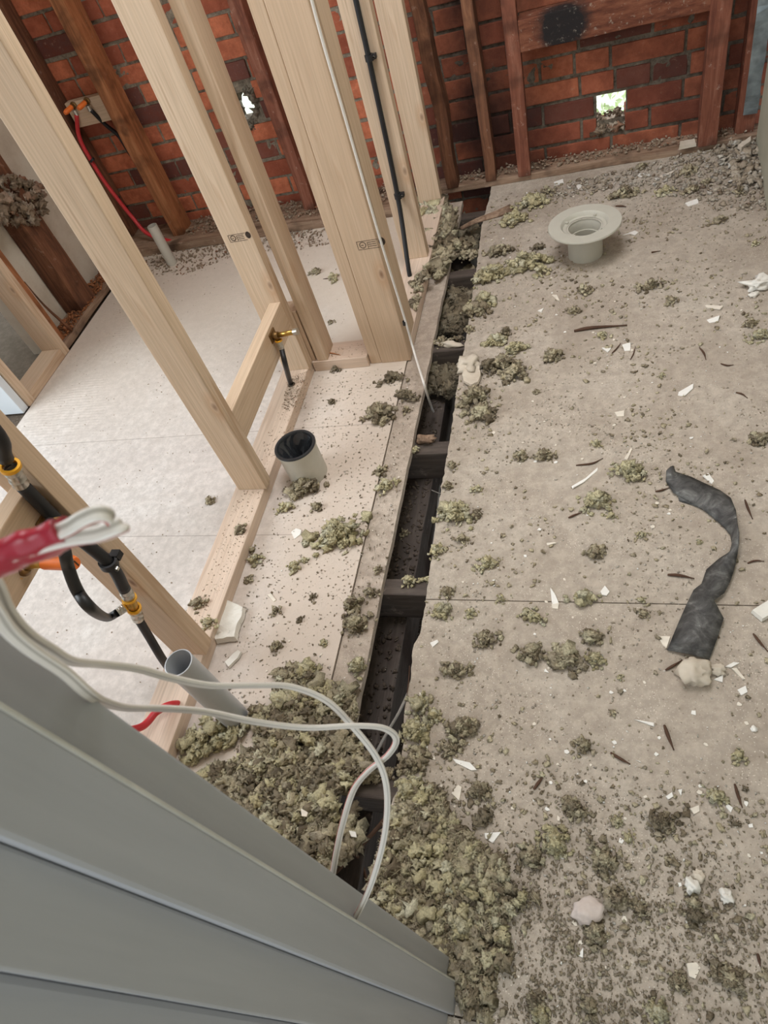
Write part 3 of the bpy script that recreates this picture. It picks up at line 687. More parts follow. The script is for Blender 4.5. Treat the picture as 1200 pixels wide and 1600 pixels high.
# tap elbow on the low nogging
t0 = Vector((-.880, 1.44, .245)); t0 = atx(425, 525, -.880)
e = group_pipe('tap_connector', 'brass tap elbow with silver tip on the low nogging between studs', 'tap', t0)
child(box('mount_plate', t0.x, t0.x + .004, t0.y - .018, t0.y + .022, t0.z - .014, t0.z + .014, M_BRASSD, bev=.001), e)
child(tube('elbow_body', [t0, t0 + Vector((.02, 0, 0))], .0105, M_BRASSD, n=1), e)
q = t0 + Vector((.018, 0, .001)); child(tube('brass_spout', [q, q + Vector((.052, .0, .004))], .0075, M_BRASS, n=1, seg=8), e)
child(lathe('silver_tip', [(0, 0), (.0085, 0), (.0095, .004), (.0095, .014), (.0, .015)], M_STEEL, None, q + Vector((.050, 0, .004)), (1, 0, .08), 20), e)
q2 = t0 + Vector((.016, -.004, -.014)); coupling(e, q2 + Vector((0, -.004, -.026)), (0, .15, 1), .0078, .024)
e = group_pipe('black_pipe', 'short black pipe from the brass tap elbow down into the sole plate', 'pipe', q2)
pb = at(457, 604, .03); child(tube('pipe', [q2 + Vector((0, -.004, -.026)), atd(446, 570, (M @ (q2 - EYE)).z + .03), pb + Vector((0, 0, .02)), pb + Vector((0, 0, -.02))], .0078, M_BLACK), e)
child(lathe('drilled_hole', [(0, .0085), (.012, .0085)], M_VOID, None, pb, (0, 0, 1), 18), e)

# tap board in the back-left bay
bx0 = aty(92, 150, 2.70); bx1 = aty(170, 172, 2.70)
e = group_pipe('tap_board', 'pale pine board in the left brick bay carrying two capped taps', 'board', (bx0.x, 2.72, bx1.z)); zt = aty(92, 148, 2.70).z; zt2 = aty(105, 197, 2.70).z
child(timber('backing_board', bx0.x, -1.80, 2.705, 2.74, .515, .61, M_PINE, 'x'), e)
def tapf(px, py):
    c = aty(px, py, 2.70); child(lathe('tap_flange', [(0, 0), (.013, 0), (.013, .004), (.008, .006), (.008, .02), (0, .02)], M_BRASSD, None, c, (0, -1, 0), 16), e); return c
c1 = tapf(115, 164); c2 = tapf(136, 157)
for c, dx, L in ((c1, -.5, .045), (c2, -.5, .045)):
    ax = Vector((dx * .6, -1, -.1)).normalized(); q = c + Vector((0, -.018, 0))
    child(lathe('orange_cap', [(0, 0), (.009, 0), (.010, L * .8), (.007, L), (0, L)], M_ORANGE, None, q, ax, 10), e)
    child(lathe('steel_sleeve', [(.006, 0), (.0095, 0), (.0095, .02), (.006, .02)], M_STEEL, None, c + Vector((.0, -.012, -.034)), (0, 0, 1), 14), e)
e = group_pipe('red_pipe', 'long red pipe falling from the left tap board behind the wide stud', 'pipe', c1)
child(tube('pipe', [c1 + Vector((0, -.014, -.03)), aty(124, 215, 2.69), aty(143, 252, 2.68), aty(164, 285, 2.67), aty(183, 310, 2.66), aty(208, 341, 2.65), aty(232, 366, 2.62), Vector((-1.80, 2.60, .02))], .0085, M_REDP), e)
for (px, py) in ((144, 250), (184, 310)):
    c = aty(px, py, 2.67); child(lathe('pipe_clip', [(.009, -.005), (.0125, -.005), (.0125, .005), (.009, .005)], M_BLACK, None, c, (.45, 0, -1), 14), e)
e = group_pipe('black_pipe', 'black pipe slanting from the tap board behind the orange-brown old stud', 'pipe', c2)
child(tube('pipe', [c2 + Vector((.004, -.014, -.03)), aty(165, 195, 2.72), aty(185, 212, 2.74), aty(203, 240, 2.745), aty(211, 247, 2.74)], .0080, M_BLACK), e)

# ------------------------------------------------------------------ speaker cables
def fig8(w_=.0060, h=.0031):
    r = h / 2; o = w_ / 2 - r; pr = []
    for k in range(9): a = math.pi * (-.5 + k / 8); pr.append((o + r * math.cos(a), r * math.sin(a)))
    pr.append((0, r * .62))
    for k in range(9): a = math.pi * (.5 + k / 8); pr.append((-o + r * math.cos(a), r * math.sin(a)))
    pr.append((0, -r * .62)); return pr
mis = [1 if k in (3, 4) else (2 if k in (9, 19) else 0) for k in range(20)]
CM = [M_CABLE, M_CABLE_RED, M_CABLE_D]
def speaker_cable(pts, label, up, w_=.0060, h=.0031):
    o = sweep('speaker_cable', [atd(*p) for p in pts], fig8(w_, h), CM, None, 10, up=up, mis=mis); tag(o, label, 'cable', None); return o
tocam = tuple(-(ray(450, 1100).normalized()))
c1p = [(-60, 850, .235), (-12, 905, .25), (12, 955, .268), (42, 990, .285), (78, 1014, .305), (112, 1033, .33), (160, 1038, .365), (215, 1045, .40), (270, 1060, .435), (330, 1071, .465), (400, 1071, .50), (455, 1073, .53), (510, 1095, .555), (550, 1134, .58), (588, 1183, .605), (604, 1230, .62), (603, 1290, .64), (590, 1350, .66), (570, 1405, .68), (535, 1470, .72)]
speaker_cable(c1p, 'milky flat speaker cable looping over the slot, the upper run that ends further right', tocam)
c2p = [(-60, 900, .235), (-14, 945, .25), (14, 985, .268), (50, 1016, .285), (100, 1050, .31), (140, 1085, .335), (168, 1099, .385), (200, 1106, .42), (255, 1107, .45), (320, 1112, .48), (400, 1128, .51), (480, 1137, .54), (555, 1134, .56), (600, 1138, .58), (619, 1155, .60), (606, 1180, .61), (575, 1205, .62), (552, 1235, .635), (536, 1285, .65), (526, 1330, .665), (518, 1375, .68), (505, 1430, .71)]
speaker_cable(c2p, 'flat speaker cable with red edge, lower run, bending sharply back over the slot', tocam, .0064)
# taped bundle close to the camera
e = empty('cable_bundle', atd(60, 860, .24)); tag(e, 'bundle of folded speaker cable bound with red tape, blurred at the left edge', 'cable')
view = tocam
b1 = [(-40, 882, .235), (35, 851, .232), (100, 828, .229), (128, 812, .227), (150, 803, .227), (166, 804, .229), (172, 812, .232), (163, 819, .236), (145, 821, .238), (106, 832, .240), (40, 855, .243), (-40, 886, .245)]
child(sweep('cable_fold', [atd(*p) for p in b1], fig8(.0060, .0030), CM, None, 10, up=view, mis=mis), e)
b2 = [(-40, 886, .236), (40, 860, .234), (105, 842, .232), (150, 835, .231), (184, 823, .231), (190, 820, .2335), (186, 824, .2365), (150, 837, .238), (105, 842, .240), (40, 862, .242), (-40, 890, .243)]
child(sweep('cable_fold', [atd(*p) for p in b2], fig8(.0060, .0030), CM, None, 10, up=view, mis=mis), e)
tp = [(-60, 892, .238), (0, 872, .238), (30, 860, .2375), (60, 850, .237), (85, 840, .2365), (110, 831, .236)]
prof = [(math.cos(2 * math.pi * k / 28) * .0055 * (1 + .05 * math.sin(5 * k)), math.sin(2 * math.pi * k / 28) * .0120) for k in range(28)]
o = child(sweep('tape_wrap', [atd(*p) for p in tp], prof, M_TAPE, None, 10, up=view, scale=lambda t: 1 - .12 * t + .05 * math.sin(14 * t)), e); o['label'] = 'red tape sleeve'
for v in o.data.vertices:
    v.co += Vector((1, 1, 1)) * noise.noise(v.co * 260) * .0007
# cables down in the slot
def wire(name, pts, r, mat, label): o = tube(name, pts, r, mat, seg=8); tag(o, label, 'cable'); return o
wire('slot_cable', [at(648, 1060, -.06), at(625, 1110, -.08), at(602, 1150, -.10), at(575, 1200, -.12)], .0035, M_CABLE_D, 'grey cable slanting down in the slot behind the crossing speaker cables')
wire('slot_cable', [at(610, 1270, -.05), at(575, 1310, -.10), at(540, 1345, -.12), at(515, 1380, -.14)], .0045, M_BROWN, 'brownish cable deep in the near end of the slot')
wire('slot_cable', [at(545, 1318, -.10), at(565, 1350, -.14), at(578, 1395, -.16)], .0035, M_BROWN, 'short dim brown cable at the very near end of the slot')
wire('slot_cable', [at(661, 760, -.16), at(690, 772, -.10), at(700, 768, -.06)], .0016, M_CABLE_D, 'thin stray wire in the slot below the middle joist')
wire('slot_cable', [at(686, 745, -.2), at(684, 800, -.2), at(676, 860, -.2)], .004, M_CABLE_D, 'dim vertical cable in the slot between the two middle joists')

# ------------------------------------------------------------------ bent grey strip
L_ = [(1041, 735), (1040, 752), (1052, 770), (1072, 782), (1098, 796), (1118, 812), (1133, 826), (1141, 836), (1143, 850), (1140, 862), (1124, 872), (1104, 889), (1096, 912), (1084, 921), (1072, 945), (1062, 968), (1052, 992), (1042, 1016)]
R_ = [(1052, 728), (1056, 737), (1080, 745), (1104, 756), (1126, 766), (1142, 778), (1150, 798), (1152, 816), (1155, 832), (1155, 850), (1152, 868), (1148, 888), (1141, 909), (1132, 926), (1116, 938), (1131, 966), (1120, 1000), (1108, 1031)]
HL = [.020, .004, .006, .003, .003, .003, .003, .004, .010, .014, .003, .003, .003, .003, .002, .002, .002, .002]
HR = [.018, .012, .012, .010, .010, .012, .014, .020, .024, .022, .012, .008, .006, .008, .010, .008, .005, .004]
V = []; F = []; rows = 7
for i in range(len(L_)):
    a = at(*L_[i], HL[i] + .002); b = at(*R_[i], HR[i] + .002)
    for k in range(rows):
        t = k / (rows - 1); p = a.lerp(b, t); p.z += math.sin(t * math.pi) * .006 * (1 if i > 11 else .6) + noise.noise(p * 60) * .002; p.z = max(p.z, .0015); V.append(tuple(p))
for i in range(len(L_) - 1):
    for k in range(rows - 1):
        q = i * rows + k; F.append((q, q + 1, q + rows + 1, q + rows))
o = mesh_np('flashing_strip', V, F, M_LEAD, smooth=True); m_ = o.modifiers.new('t', 'SOLIDIFY'); m_.thickness = .0012; m_.offset = 1
tag(o, 'bent dark grey strip of lead flashing curled on the right floor', 'strip')
lip = [(1056, 768), (1060, 783), (1082, 790), (1100, 798)]
V = []; F = []
for i, (px, py) in enumerate(lip):
    a = at(px, py - 8, .006); b = at(px + 1, py, .002); V += [tuple(a), tuple(b)]
    if i: q = 2 * i; F.append((q - 2, q - 1, q + 1, q))
o2 = mesh_np('folded_lip', V, F, M_LEAD); m_ = o2.modifiers.new('t', 'SOLIDIFY'); m_.thickness = .001; o2.parent = o

# ------------------------------------------------------------------ mineral wool: named tufts
def tuft(px, py, rpx, tone, label, el=1.0, ang=0.0, base=.0, flat=.7, group=None, name='wool_tuft', n=None):
    c = at(px, py, base + .004); s = (at(px + rpx, py, base) - at(px, py, base)).length
    r = random.Random(int(px * 7 + py)); n = n or int(min(110, 14 + rpx * 2.4)); cs = []; rs = []
    for k in range(n):
        q = abs(r.gauss(0, .5)); q = min(q, 1.05); a = r.uniform(0, 6.28); u = math.cos(a) * q * s * el; v = math.sin(a) * q * s / max(1, el ** .5)
        x = u * math.cos(ang) - v * math.sin(ang); y_ = u * math.sin(ang) + v * math.cos(ang)
        rad = min(.0095, s * r.uniform(.09, .24) * (1.12 - .4 * q))
        h = max(0, (1 - q)) * s * flat * r.random()
        cs.append((x, y_, base + rad * .45 + h)); rs.append(rad)
    V, F = lumps_np(WP if rpx >= 18 else WP2, cs, rs, (1, 1, .8), int(px + py)); V[:, 2] = np.maximum(V[:, 2], base + .0003)
    o = mesh_np(name, V, F, WOOL[tone], loc=(c.x, c.y, 0)); tag(o, label, 'insulation', group); return o
T = [
 (592, 650, 26, 'g', 'brownish-grey wool tuft alone on the strip right of the tap elbow', 1.1, 0),
 (518, 628, 8, 'd', 'tiny dark wool speck on the pale floor left of the brownish tuft', 1, 0),
 (524, 577, 9, 'd', 'small dark wool tuft against the short crossing sole plate', 1, 0),
 (612, 592, 17, 'd', 'dark sparse wool tuft below the foot of the doubled post', 1.5, .1),
 (636, 620, 17, 'd', 'dark scattered wool tuft left of the slot below the cable tape', 1.4, -.4),
 (634, 640, 9, 'g', 'small wool tuft on the strip edge beside the dangling cable', 1, 0),
 (478, 762, 26, 'g', 'grey wool tuft piled at the foot of the black-lined soil pipe', 1.3, .5),
 (447, 793, 14, 'y', 'small yellowish wool tuft below left of the soil pipe', 1.5, 0),
 (495, 792, 12, 'g', 'small greyish wool tuft below the soil pipe', 1, 0),
 (595, 735, 13, 'g', 'faint grey wool tuft above the seam of the middle strip', 1.2, 1),
 (604, 760, 17, 'y', 'yellowish wool tuft by the seam left of the middle joist', 1.3, .2),
 (327, 783, 10, 'g', 'small round wool tuft alone on the pale left floor', 1, 0),
 (376, 828, 12, 'g', 'small wool tuft on the edge of the long sole plate', 1, 1),
 (398, 875, 13, 'y', 'yellow wool tuft just right of the long sole plate', 1, 1),
 (390, 905, 10, 'g', 'small wool tuft beside the long sole plate under the yellow one', 1, 0),
 (530, 836, 38, 'y', 'wide flat yellow wool tuft across the combed middle strip', 1.3, .35),
 (460, 886, 13, 'y', 'compact yellow wool tuft left of centre in the middle strip', 1, 0),
 (475, 876, 8, 'y', 'tiny yellow wool tuft touching the compact one in the middle strip', 1, 0),
 (590, 890, 10, 'g', 'wool bit on the seam just above the seam-level joist', 1, 0),
 (578, 925, 14, 'g', 'wool tuft on the strip beside the seam-level joist', 1, 0),
 (552, 945, 18, 'g', 'greyish wool tuft left of the seam-level joist', 1.3, 1),
 (557, 975, 22, 'g', 'pale wool tuft left of the slot below the seam-level joist', 1.3, .2),
 (488, 932, 8, 'd', 'dark wool dot in the middle of the near strip', 1, 0),
 (468, 968, 8, 'd', 'dark wool dot just below the other dark dot on the near strip', 1, 0),
 (430, 955, 11, 'g', 'wool tuft to the right of the white plaster slab', 1.2, .7),
 (432, 1010, 13, 'g', 'wool tuft below right of the white plaster slab', 1, 1.2),
 (505, 1005, 8, 'y', 'small yellow wool dot on the near strip above the upper cable', 1, 0),
 (478, 1055, 26, 'y', 'yellow wool tuft just above the upper speaker cable', 1.1, -.9),
 (560, 1040, 18, 'y', 'yellow wool tuft at the slot edge above the cable crossing', 1.1, -1.1),
 (535, 1095, 14, 'y', 'yellow wool tuft under the bend of the upper cable', 1, -.9),
 (310, 943, 14, 'g', 'wool tuft on the long sole plate above the near stud foot', 1.1, 0),
 (326, 972, 13, 'y', 'pale wool tuft on the sole plate left of the plaster slab', 1.2, 0),
 (394, 860, 9, 'g', 'small wool bit in front of the sole plate edge halfway along', 1, 0),
 (383, 432 + 0, 0, 'g', '', 1, 0),
 (522, 435, 11, 'y', 'bright yellow wool tuft glimpsed between the corner stud and doubled post', 1, 1),
 (493, 425, 9, 'g', 'small wool tuft left of the bright yellow one between the studs', 1.4, 0),
 (517, 503, 6, 'g', 'tiny wool bit on the combed floor between the studs', 1, 0),
 # right of slot
 (770, 432, 26, 'y', 'yellow wool tuft along the far right edge of the slot', 1.5, .3),
 (757, 472, 20, 'y', 'pale yellow wool tuft hanging at the slot edge, far part', 1.4, 0),
 (745, 487, 20, 'g', 'wool tuft under the pale yellow one on the far slot edge', 1.3, 0),
 (732, 515, 10, 'g', 'small wool tuft at the slot corner of the far joist', 1, 0),
 (820, 415, 30, 'y', 'broad yellow wool tuft left of the toilet flange stub', 1.6, .2),
 (845, 425, 16, 'y', 'yellow wool tuft closest to the toilet flange stub', 1.3, .6),
 (775, 533, 18, 'y', 'rounded yellow wool tuft above the grey heap right of the slot', 1.1, 0),
 (802, 547, 18, 'y', 'flat pale yellow wool tuft beside the rounded yellow one', 1.4, .3),
 (790, 520, 13, 'd', 'dark wool tuft behind the rounded yellow one', 1.2, .6),
 (785, 570, 24, 'g', 'grey wool heap right of the white plaster lump', 1.3, -.1),
 (805, 585, 22, 'g', 'grey wool tuft at the right end of the plaster lump heap', 1.3, 0),
 (765, 575, 18, 'd', 'dark wool tuft touching the plaster lump', 1.2, .6),
 (742, 622, 26, 'g', 'grey wool heap at the slot edge below the plaster lump', 1.1, .6),
 (752, 648, 24, 'g', 'mixed wool heap one step below the plaster lump', 1.2, 0),
 (862, 558, 18, 'g', 'flat wool smear in the middle of the far right floor', 1.4, .5),
 (838, 612, 8, 'g', 'small faint wool bit right of the mixed wool heap', 1, 0),
 (940, 524, 11, 'y', 'bright yellow wool ball under the long dark stick', 1, 0),
 (912, 455, 16, 'g', 'flat brownish wool smear below the toilet flange', 1.3, .2),
 (895, 487, 13, 'g', 'thin wool smear beside the seam below the toilet flange', 1.4, 0),
 (1018, 448, 18, 'g', 'thin flat wool smear right below the toilet flange', 1.8, .1),
 (1050, 470, 14, 'g', 'greenish thin wool smear in the right floor middle distance', 1.2, .7),
 (1034, 586, 8, 'y', 'tiny yellow wool tuft near the torn paint chip on the right', 1.2, 0),
 (1172, 506, 15, 'g', 'dark wool tuft near the right border, upper of two', 1.2, .4),
 (1186, 525, 18, 'y', 'olive wool tuft near the right border, lower of two', 1.6, .4),
 (1185, 686, 19, 'g', 'round brown wool tuft at the right border beside the strip top', 1.2, .2),
 (931, 694, 12, 'y', 'small wool tuft above the two long white slivers', 1.1, .3),
 (812, 713, 16, 'g', 'brown wool tuft left of a matching one, right of the slot', 1.3, 0),
 (850, 713, 18, 'g', 'brown wool tuft right of its matching neighbour', 1.3, 0),
 (706, 728, 12, 'g', 'small wool tuft hanging over the slot by the middle joist', 1, 0),
 (745, 765, 11, 'y', 'small yellow wool tuft above the big one at the slot', 1.3, 0),
 (712, 805, 30, 'y', 'big bright yellow wool tuft overhanging the right slot edge', 1.2, -.4),
 (744, 805, 12, 'd', 'dark wool bit right of the big yellow overhanging tuft', 1, 0),
 (682, 860, 16, 'y', 'yellow wool tuft on the slot edge above the seam-level joist', 1, 1),
 (700, 760, 12, 'g', 'wool bit on the slot edge above the big yellow tuft', 1, .3),
 (722, 843, 14, 'g', 'faint wool smear right of the slot, above the seam', 1.4, .2),
 (760, 880, 17, 'y', 'flat yellow wool smear right of the slot, above the floor seam', 1.4, .3),
 (982, 738, 27, 'y', 'large curled yellow wool tuft left of the grey strip', 1.3, -.25),
 (932, 785, 26, 'y', 'large loose yellow wool tuft in the centre of the right floor', 1.2, -.2),
 (955, 806, 12, 'y', 'small yellow wool tuft trailing the large loose one', 1.2, 0),
 (932, 864, 18, 'g', 'thin brown wool tuft above the floor seam', 1.3, .1),
 (1003, 835, 10, 'y', 'row of small yellow wool bits left of the grey strip bend', 2.0, 0),
 (1093, 846, 8, 'y', 'yellow wool dot inside the curve of the grey strip', 1, 0),
 (912, 935, 22, 'y', 'flat yellow wool tuft lying on the floor seam', 1.3, -.1),
 (1003, 938, 9, 'y', 'small wool dot on the seam near the grey strip', 1, 0),
 (1006, 958, 13, 'g', 'wool tuft just under the seam near the grey strip', 1, -.6),
 (833, 963, 18, 'y', 'pale yellow wool tuft just under the seam toward the slot', 1.3, -.2),
 (927, 997, 22, 'g', 'brown wool tuft crowning the wide patch below the seam', 1.3, -.1),
 (832, 1022, 24, 'g', 'left end of the wide wool patch below the seam', 1.2, 0),
 (885, 1030, 30, 'g', 'middle of the wide wool patch below the seam', 1.3, 0),
 (930, 1030, 18, 'y', 'right end of the wide wool patch below the seam', 1.2, 0),
 (690, 955, 18, 'y', 'wool tuft beside the slot on the seam line', 1.1, 0),
 (700, 925, 14, 'g', 'wool tuft beside the slot just above the seam', 1.2, 0),
 (735, 958, 12, 'y', 'small yellow wool tuft on the seam right of the slot tufts', 1, 0),
 (782, 935, 10, 'y', 'round pale wool spot on the seam line', 1, 0),
 (712, 1048, 22, 'g', 'grey wool tuft on the board between seam and yellow edge pile', 1.5, 0),
 (758, 1000, 20, 'g', 'faint grey wool smear below the seam near the slot', 1.4, .3),
 (912, 1166, 18, 'g', 'grey-green wool tuft alone above the near debris field', 1.1, 0),
 (958, 1113, 9, 'g', 'round wool dot beside white crumbs in the near centre', 1, 0),
 (968, 1058, 8, 'y', 'tiny wool dot right of the wide patch', 1.2, 0),
 (1152, 1182, 17, 'y', 'small yellowish wool tuft near the right border, lower floor', 1, 0),
 (655, 1100, 22, 'y', 'yellow wool pile on the slot edge right of the cable bend', 1, 1),
 (650, 1140, 26, 'y', 'thick yellow wool pile on the slot edge just right of the cables', 1, 1.2),
 (678, 1118, 16, 'y', 'round yellow wool tuft behind the slot edge pile', 1, 0),
 (722, 1138, 26, 'g', 'pale spreading wool tuft right of the slot edge pile', 1.3, 0),
 (700, 1168, 18, 'g', 'pale wool tuft below the slot edge pile', 1.2, 0),
 (648, 1190, 24, 'g', 'grey wool pile where the slot narrows right of the cables', 1.3, .2),
 (640, 1235, 26, 'y', 'pale fuzzy wool tuft at the near slot corner', 1.2, .2),
 (750, 1235, 20, 'g', 'grey wool tuft above the big near heap', 1.2, 0),
 (755, 1278, 18, 'd', 'dark brown wool tuft right of the near heap top', 1.3, .8),
 (868, 1318, 28, 'y', 'yellow wool tuft in the near centre right of the heap', 1.2, -.4),
 (830, 1340, 24, 'g', 'pale wool tuft left of the near centre yellow one', 1.2, 0),
 (945, 1345, 28, 'g', 'grey wool tuft below the small round yellow ones', 1.2, -.3),
 (966, 1282, 12, 'y', 'small round yellow wool tuft in the near right field, upper', 1, 0),
 (980, 1310, 13, 'y', 'small bright yellow wool tuft in the near right field, lower', 1, 0),
 (895, 1262, 24, 'g', 'olive wool tuft at the top of the near right field', 1.4, -.7),
 (1030, 1285, 22, 'd', 'brown wool tuft scattered right of the small yellow ones', 1.5, .3),
 (1045, 1297, 14, 'g', 'twiggy wool bit in the near right field', 1.6, .9),
 (960, 1405, 24, 'g', 'wool tuft right of the crumpled pink-white lump', 1.2, 0),
 (1000, 1420, 18, 'g', 'rounded wool tuft right of its neighbour by the pink-white lump', 1.2, -.6),
 (930, 1455, 24, 'g', 'brownish wool tuft below the pink-white lump', 1.2, -.6),
 (892, 1480, 12, 'g', 'small wool ball left below the pink-white lump', 1, 0),
 (1085, 1415, 20, 'g', 'grey wool tuft under two pale pebbles', 1.1, 0),
 (1085, 1432, 20, 'd', 'dark wool tuft under two pale pebbles', 1.2, 0),
 (1048, 1345, 10, 'g', 'small double wool dot near the middle of the near field', 1, 1.5),
 (1058, 1535, 18, 'g', 'soft wool tuft above the lowest yellow one', 1.2, -.5),
 (1028, 1582, 22, 'y', 'soft yellow wool tuft at the bottom border', 1, 0),
 (922, 1572, 20, 'g', 'olive wool tuft at the bottom border left of the yellow one', 1.1, 0),
 (1140, 1530, 26, 'g', 'pale wool spread near the bottom right corner', 1.4, -.6),
 (1120, 1245, 18, 'y', 'faint yellow wool tuft beside a dark stick, right near field', 1.4, -.5),
 (1165, 1232, 9, 'd', 'tiny dark wool dot above the faint yellow tuft at right', 1, 0),
 (1150, 1288, 12, 'd', 'small dark wool dot below the faint yellow tuft at right', 1.2, -.6),
 (722, 1452, 30, 'y', 'fluffy pale yellow wool ball standing out of the near heap', 1, 0),
 (748, 1435, 16, 'y', 'small pale wool ball right of the fluffy one in the near heap', 1, 0),
 (835, 1562, 18, 'g', 'wool tuft at the bottom border near the frame foot', 1, 0),
 (845, 1590, 18, 'y', 'pale wool tuft cut by the bottom border near the frame foot', 1, 0),
 (1075, 268, 16, 'g', 'olive wool tuft below the old plate, left of two near the grey wall', 1.2, .3),
 (1080, 298, 14, 'g', 'olive wool tuft just in front of the pair near the grey wall', 1.5, .3),
 (1105, 285, 12, 'g', 'olive wool tuft nearest the whitened old stud', 1.2, .3),
 (1040, 300, 16, 'y', 'flat straw-coloured wool patch beyond the toilet flange', 1.5, .2),
 (1000, 262, 12, 'g', 'wool tuft against the old plate below the square hole', 1.4, .2),
 (1155, 300, 14, 'g', 'wool tuft at the foot of the grey wall', 1.2, .5),
 (1150, 280, 10, 'y', 'small wool tuft between debris near the grey wall', 1.2, 0),
 (975, 305, 18, 'g', 'thin twiggy wool patch behind the toilet flange', 1.8, .2),
 (1180, 380, 9, 'y', 'yellow wool dot by the right border behind the crumpled paper', 1.3, 0),
 (1125, 345, 14, 'g', 'thin wool smear right of the toilet flange', 1.7, .2),
 (830, 318, 22, 'y', 'tan wool spread at the far left of the right floor', 1.6, .2),
 (805, 345, 20, 'y', 'tan wool spread nearer the far end of the slot', 1.5, .3),
 (840, 388, 12, 'd', 'dark wool tuft left of the toilet flange rim', 1.2, 0),
 (855, 300, 12, 'g', 'small wool tuft before the old plate, left of the flange', 1.3, 0),
 (780, 395, 18, 'g', 'flat wool spread right of the far slot', 1.4, .3),
]
for t in T:
    if t[2] == 0: continue
    tuft(t[0], t[1], t[2], t[3], t[4], t[5], t[6], .038 if t[1] in (943, 972, 828) and t[0] < 380 else 0)
# tufts lying on joists and on the beam ledge
for (px, py, rp, tone, lab, el, z) in ((640, 908, 14, 'y', 'yellow wool tuft on the seam-level joist, left', 1.6, -.02), (668, 905, 9, 'y', 'small yellow wool tuft on the seam-level joist, right', 1.2, -.02), (648, 703, 11, 'y', 'pale wool tuft hanging on the middle joist', 1.0, -.02), (690, 535, 14, 'g', 'wool tuft on the joist level with the plaster lump', 1.5, -.02), (716, 530, 10, 'd', 'dark wool bit at the right of the plaster-lump joist', 1.3, -.02), (633, 835, 12, 'g', 'dim wool lump on the ledge inside the slot', 1.1, -.13), (570, 1215, 18, 'g', 'wool tuft on the nearest joist under the cables', 1.8, -.02), (600, 1208, 16, 'g', 'wool tuft on the nearest joist, right side', 1.6, -.02), (715, 392, 24, 'g', 'wool heaped over the far joist', 1.3, -.02), (735, 400, 15, 'g', 'wool at the right of the far joist', 1.3, -.02)):
    tuft(px, py, rp, tone, lab, el, .2, z)

# ------------------------------------------------------------------ heaps nobody could count
def in_poly(x, y, P):
    c = False; j = len(P) - 1
    for i in range(len(P)):
        if (P[i][1] > y) != (P[j][1] > y) and x < (P[j][0] - P[i][0]) * (y - P[i][1]) / (P[j][1] - P[i][1]) + P[i][0]: c = not c
        j = i
    return c
def heap(name, poly, n, rmin, rmax, hfun, mat, label, cat='insulation', base=0, seed=1, protos=None, power=1.6, dens=None, sq=(1, 1, .8)):
    r = random.Random(seed); P = [tuple(at(a, b, base))[:2] for a, b in poly]; xs_ = [p[0] for p in P]; ys_ = [p[1] for p in P]; cs = []; rs = []
    k = 0
    while len(cs) < n and k < n * 60:
        k += 1; x = r.uniform(min(xs_), max(xs_)); y_ = r.uniform(min(ys_), max(ys_))
        if not in_poly(x, y_, P): continue
        if dens and r.random() > dens(x, y_): continue
        rad = rmin + (rmax - rmin) * r.random() ** power; h = hfun(x, y_) * r.random()
        cs.append((x, y_, base + rad * .5 + h)); rs.append(rad)
    V, F = lumps_np(protos or WP, cs, rs, sq, seed); V[:, 2] = np.maximum(V[:, 2], base + .0003)
    o = mesh_np(name, V, F, mat); tag(o, label, cat, kind='stuff'); return o
def nz_(x, y, s=9, o=0): return noise.noise(Vector((x * s + o, y * s, o)))
hp = [(430, 1055), (470, 1040), (505, 1070), (545, 1085), (558, 1110), (560, 1175), (590, 1190), (560, 1215), (535, 1245), (522, 1290), (518, 1340), (515, 1380), (430, 1320), (360, 1262), (330, 1235), (325, 1205), (370, 1195), (405, 1170), (395, 1110), (440, 1110)]
heap('wool_heap', hp, 1700, .0028, .0115, lambda x, y: .014 + .022 * max(0, nz_(x, y, 8, 4)), M_WG, 'thick heap of greyish torn wool left of the slot behind the frame edge', seed=21, dens=lambda x, y: min(1, max(.25, .9 + nz_(x, y, 12, 2) * 1.3)))
heap('wool_heap', hp, 200, .005, .012, lambda x, y: .020 + .02 * max(0, nz_(x, y, 8, 4)), M_WY, 'yellow nuggets mixed through the heap left of the slot', seed=22, dens=lambda x, y: max(0, nz_(x, y, 14, 9) + .45))
heap('wool_heap', [(318, 1130), (350, 1125), (392, 1128), (390, 1150), (350, 1170), (320, 1185), (300, 1196), (282, 1185), (290, 1150)], 110, .004, .010, lambda x, y: .012, M_WY, 'yellow wool strewn round the foot of the large grey waste pipe', seed=23, power=1)
heap('wool_heap', hp, 520, .003, .009, lambda x, y: .024, M_WD, 'dirty dark wool bits in the heap left of the slot', seed=25, dens=lambda x, y: max(0, nz_(x, y, 10, 39) + .4))
heap('wool_heap', [(430, 1080), (520, 1075), (545, 1115), (500, 1125), (430, 1110)], 110, .004, .012, lambda x, y: .012, M_WY, 'loose yellow wool between the two cable runs', seed=24)
hp2 = [(622, 1250), (680, 1230), (715, 1290), (760, 1330), (790, 1342), (800, 1385), (842, 1402), (788, 1448), (806, 1500), (772, 1532), (764, 1590), (730, 1590), (712, 1545), (700, 1500), (575, 1405), (590, 1350), (608, 1290)]
heap('wool_heap', hp2, 2300, .0020, .0086, lambda x, y: (.010 + .016 * max(0, nz_(x, y, 8, 14))) * max(.25, min(1, (-.02 - x) * 5)), M_WG, 'big near heap of greyish wool right of the slot and frame', seed=31, dens=lambda x, y: min(1, max(.07, (-.10 - x) * 6 + nz_(x, y, 11, 5) * 1.2)))
heap('wool_heap', hp2, 230, .004, .0095, lambda x, y: .018, M_WY, 'yellow nuggets mixed through the big near heap', seed=32, dens=lambda x, y: max(0, nz_(x, y, 12, 19) + .4) * min(1, max(.06, (-.10 - x) * 6)))
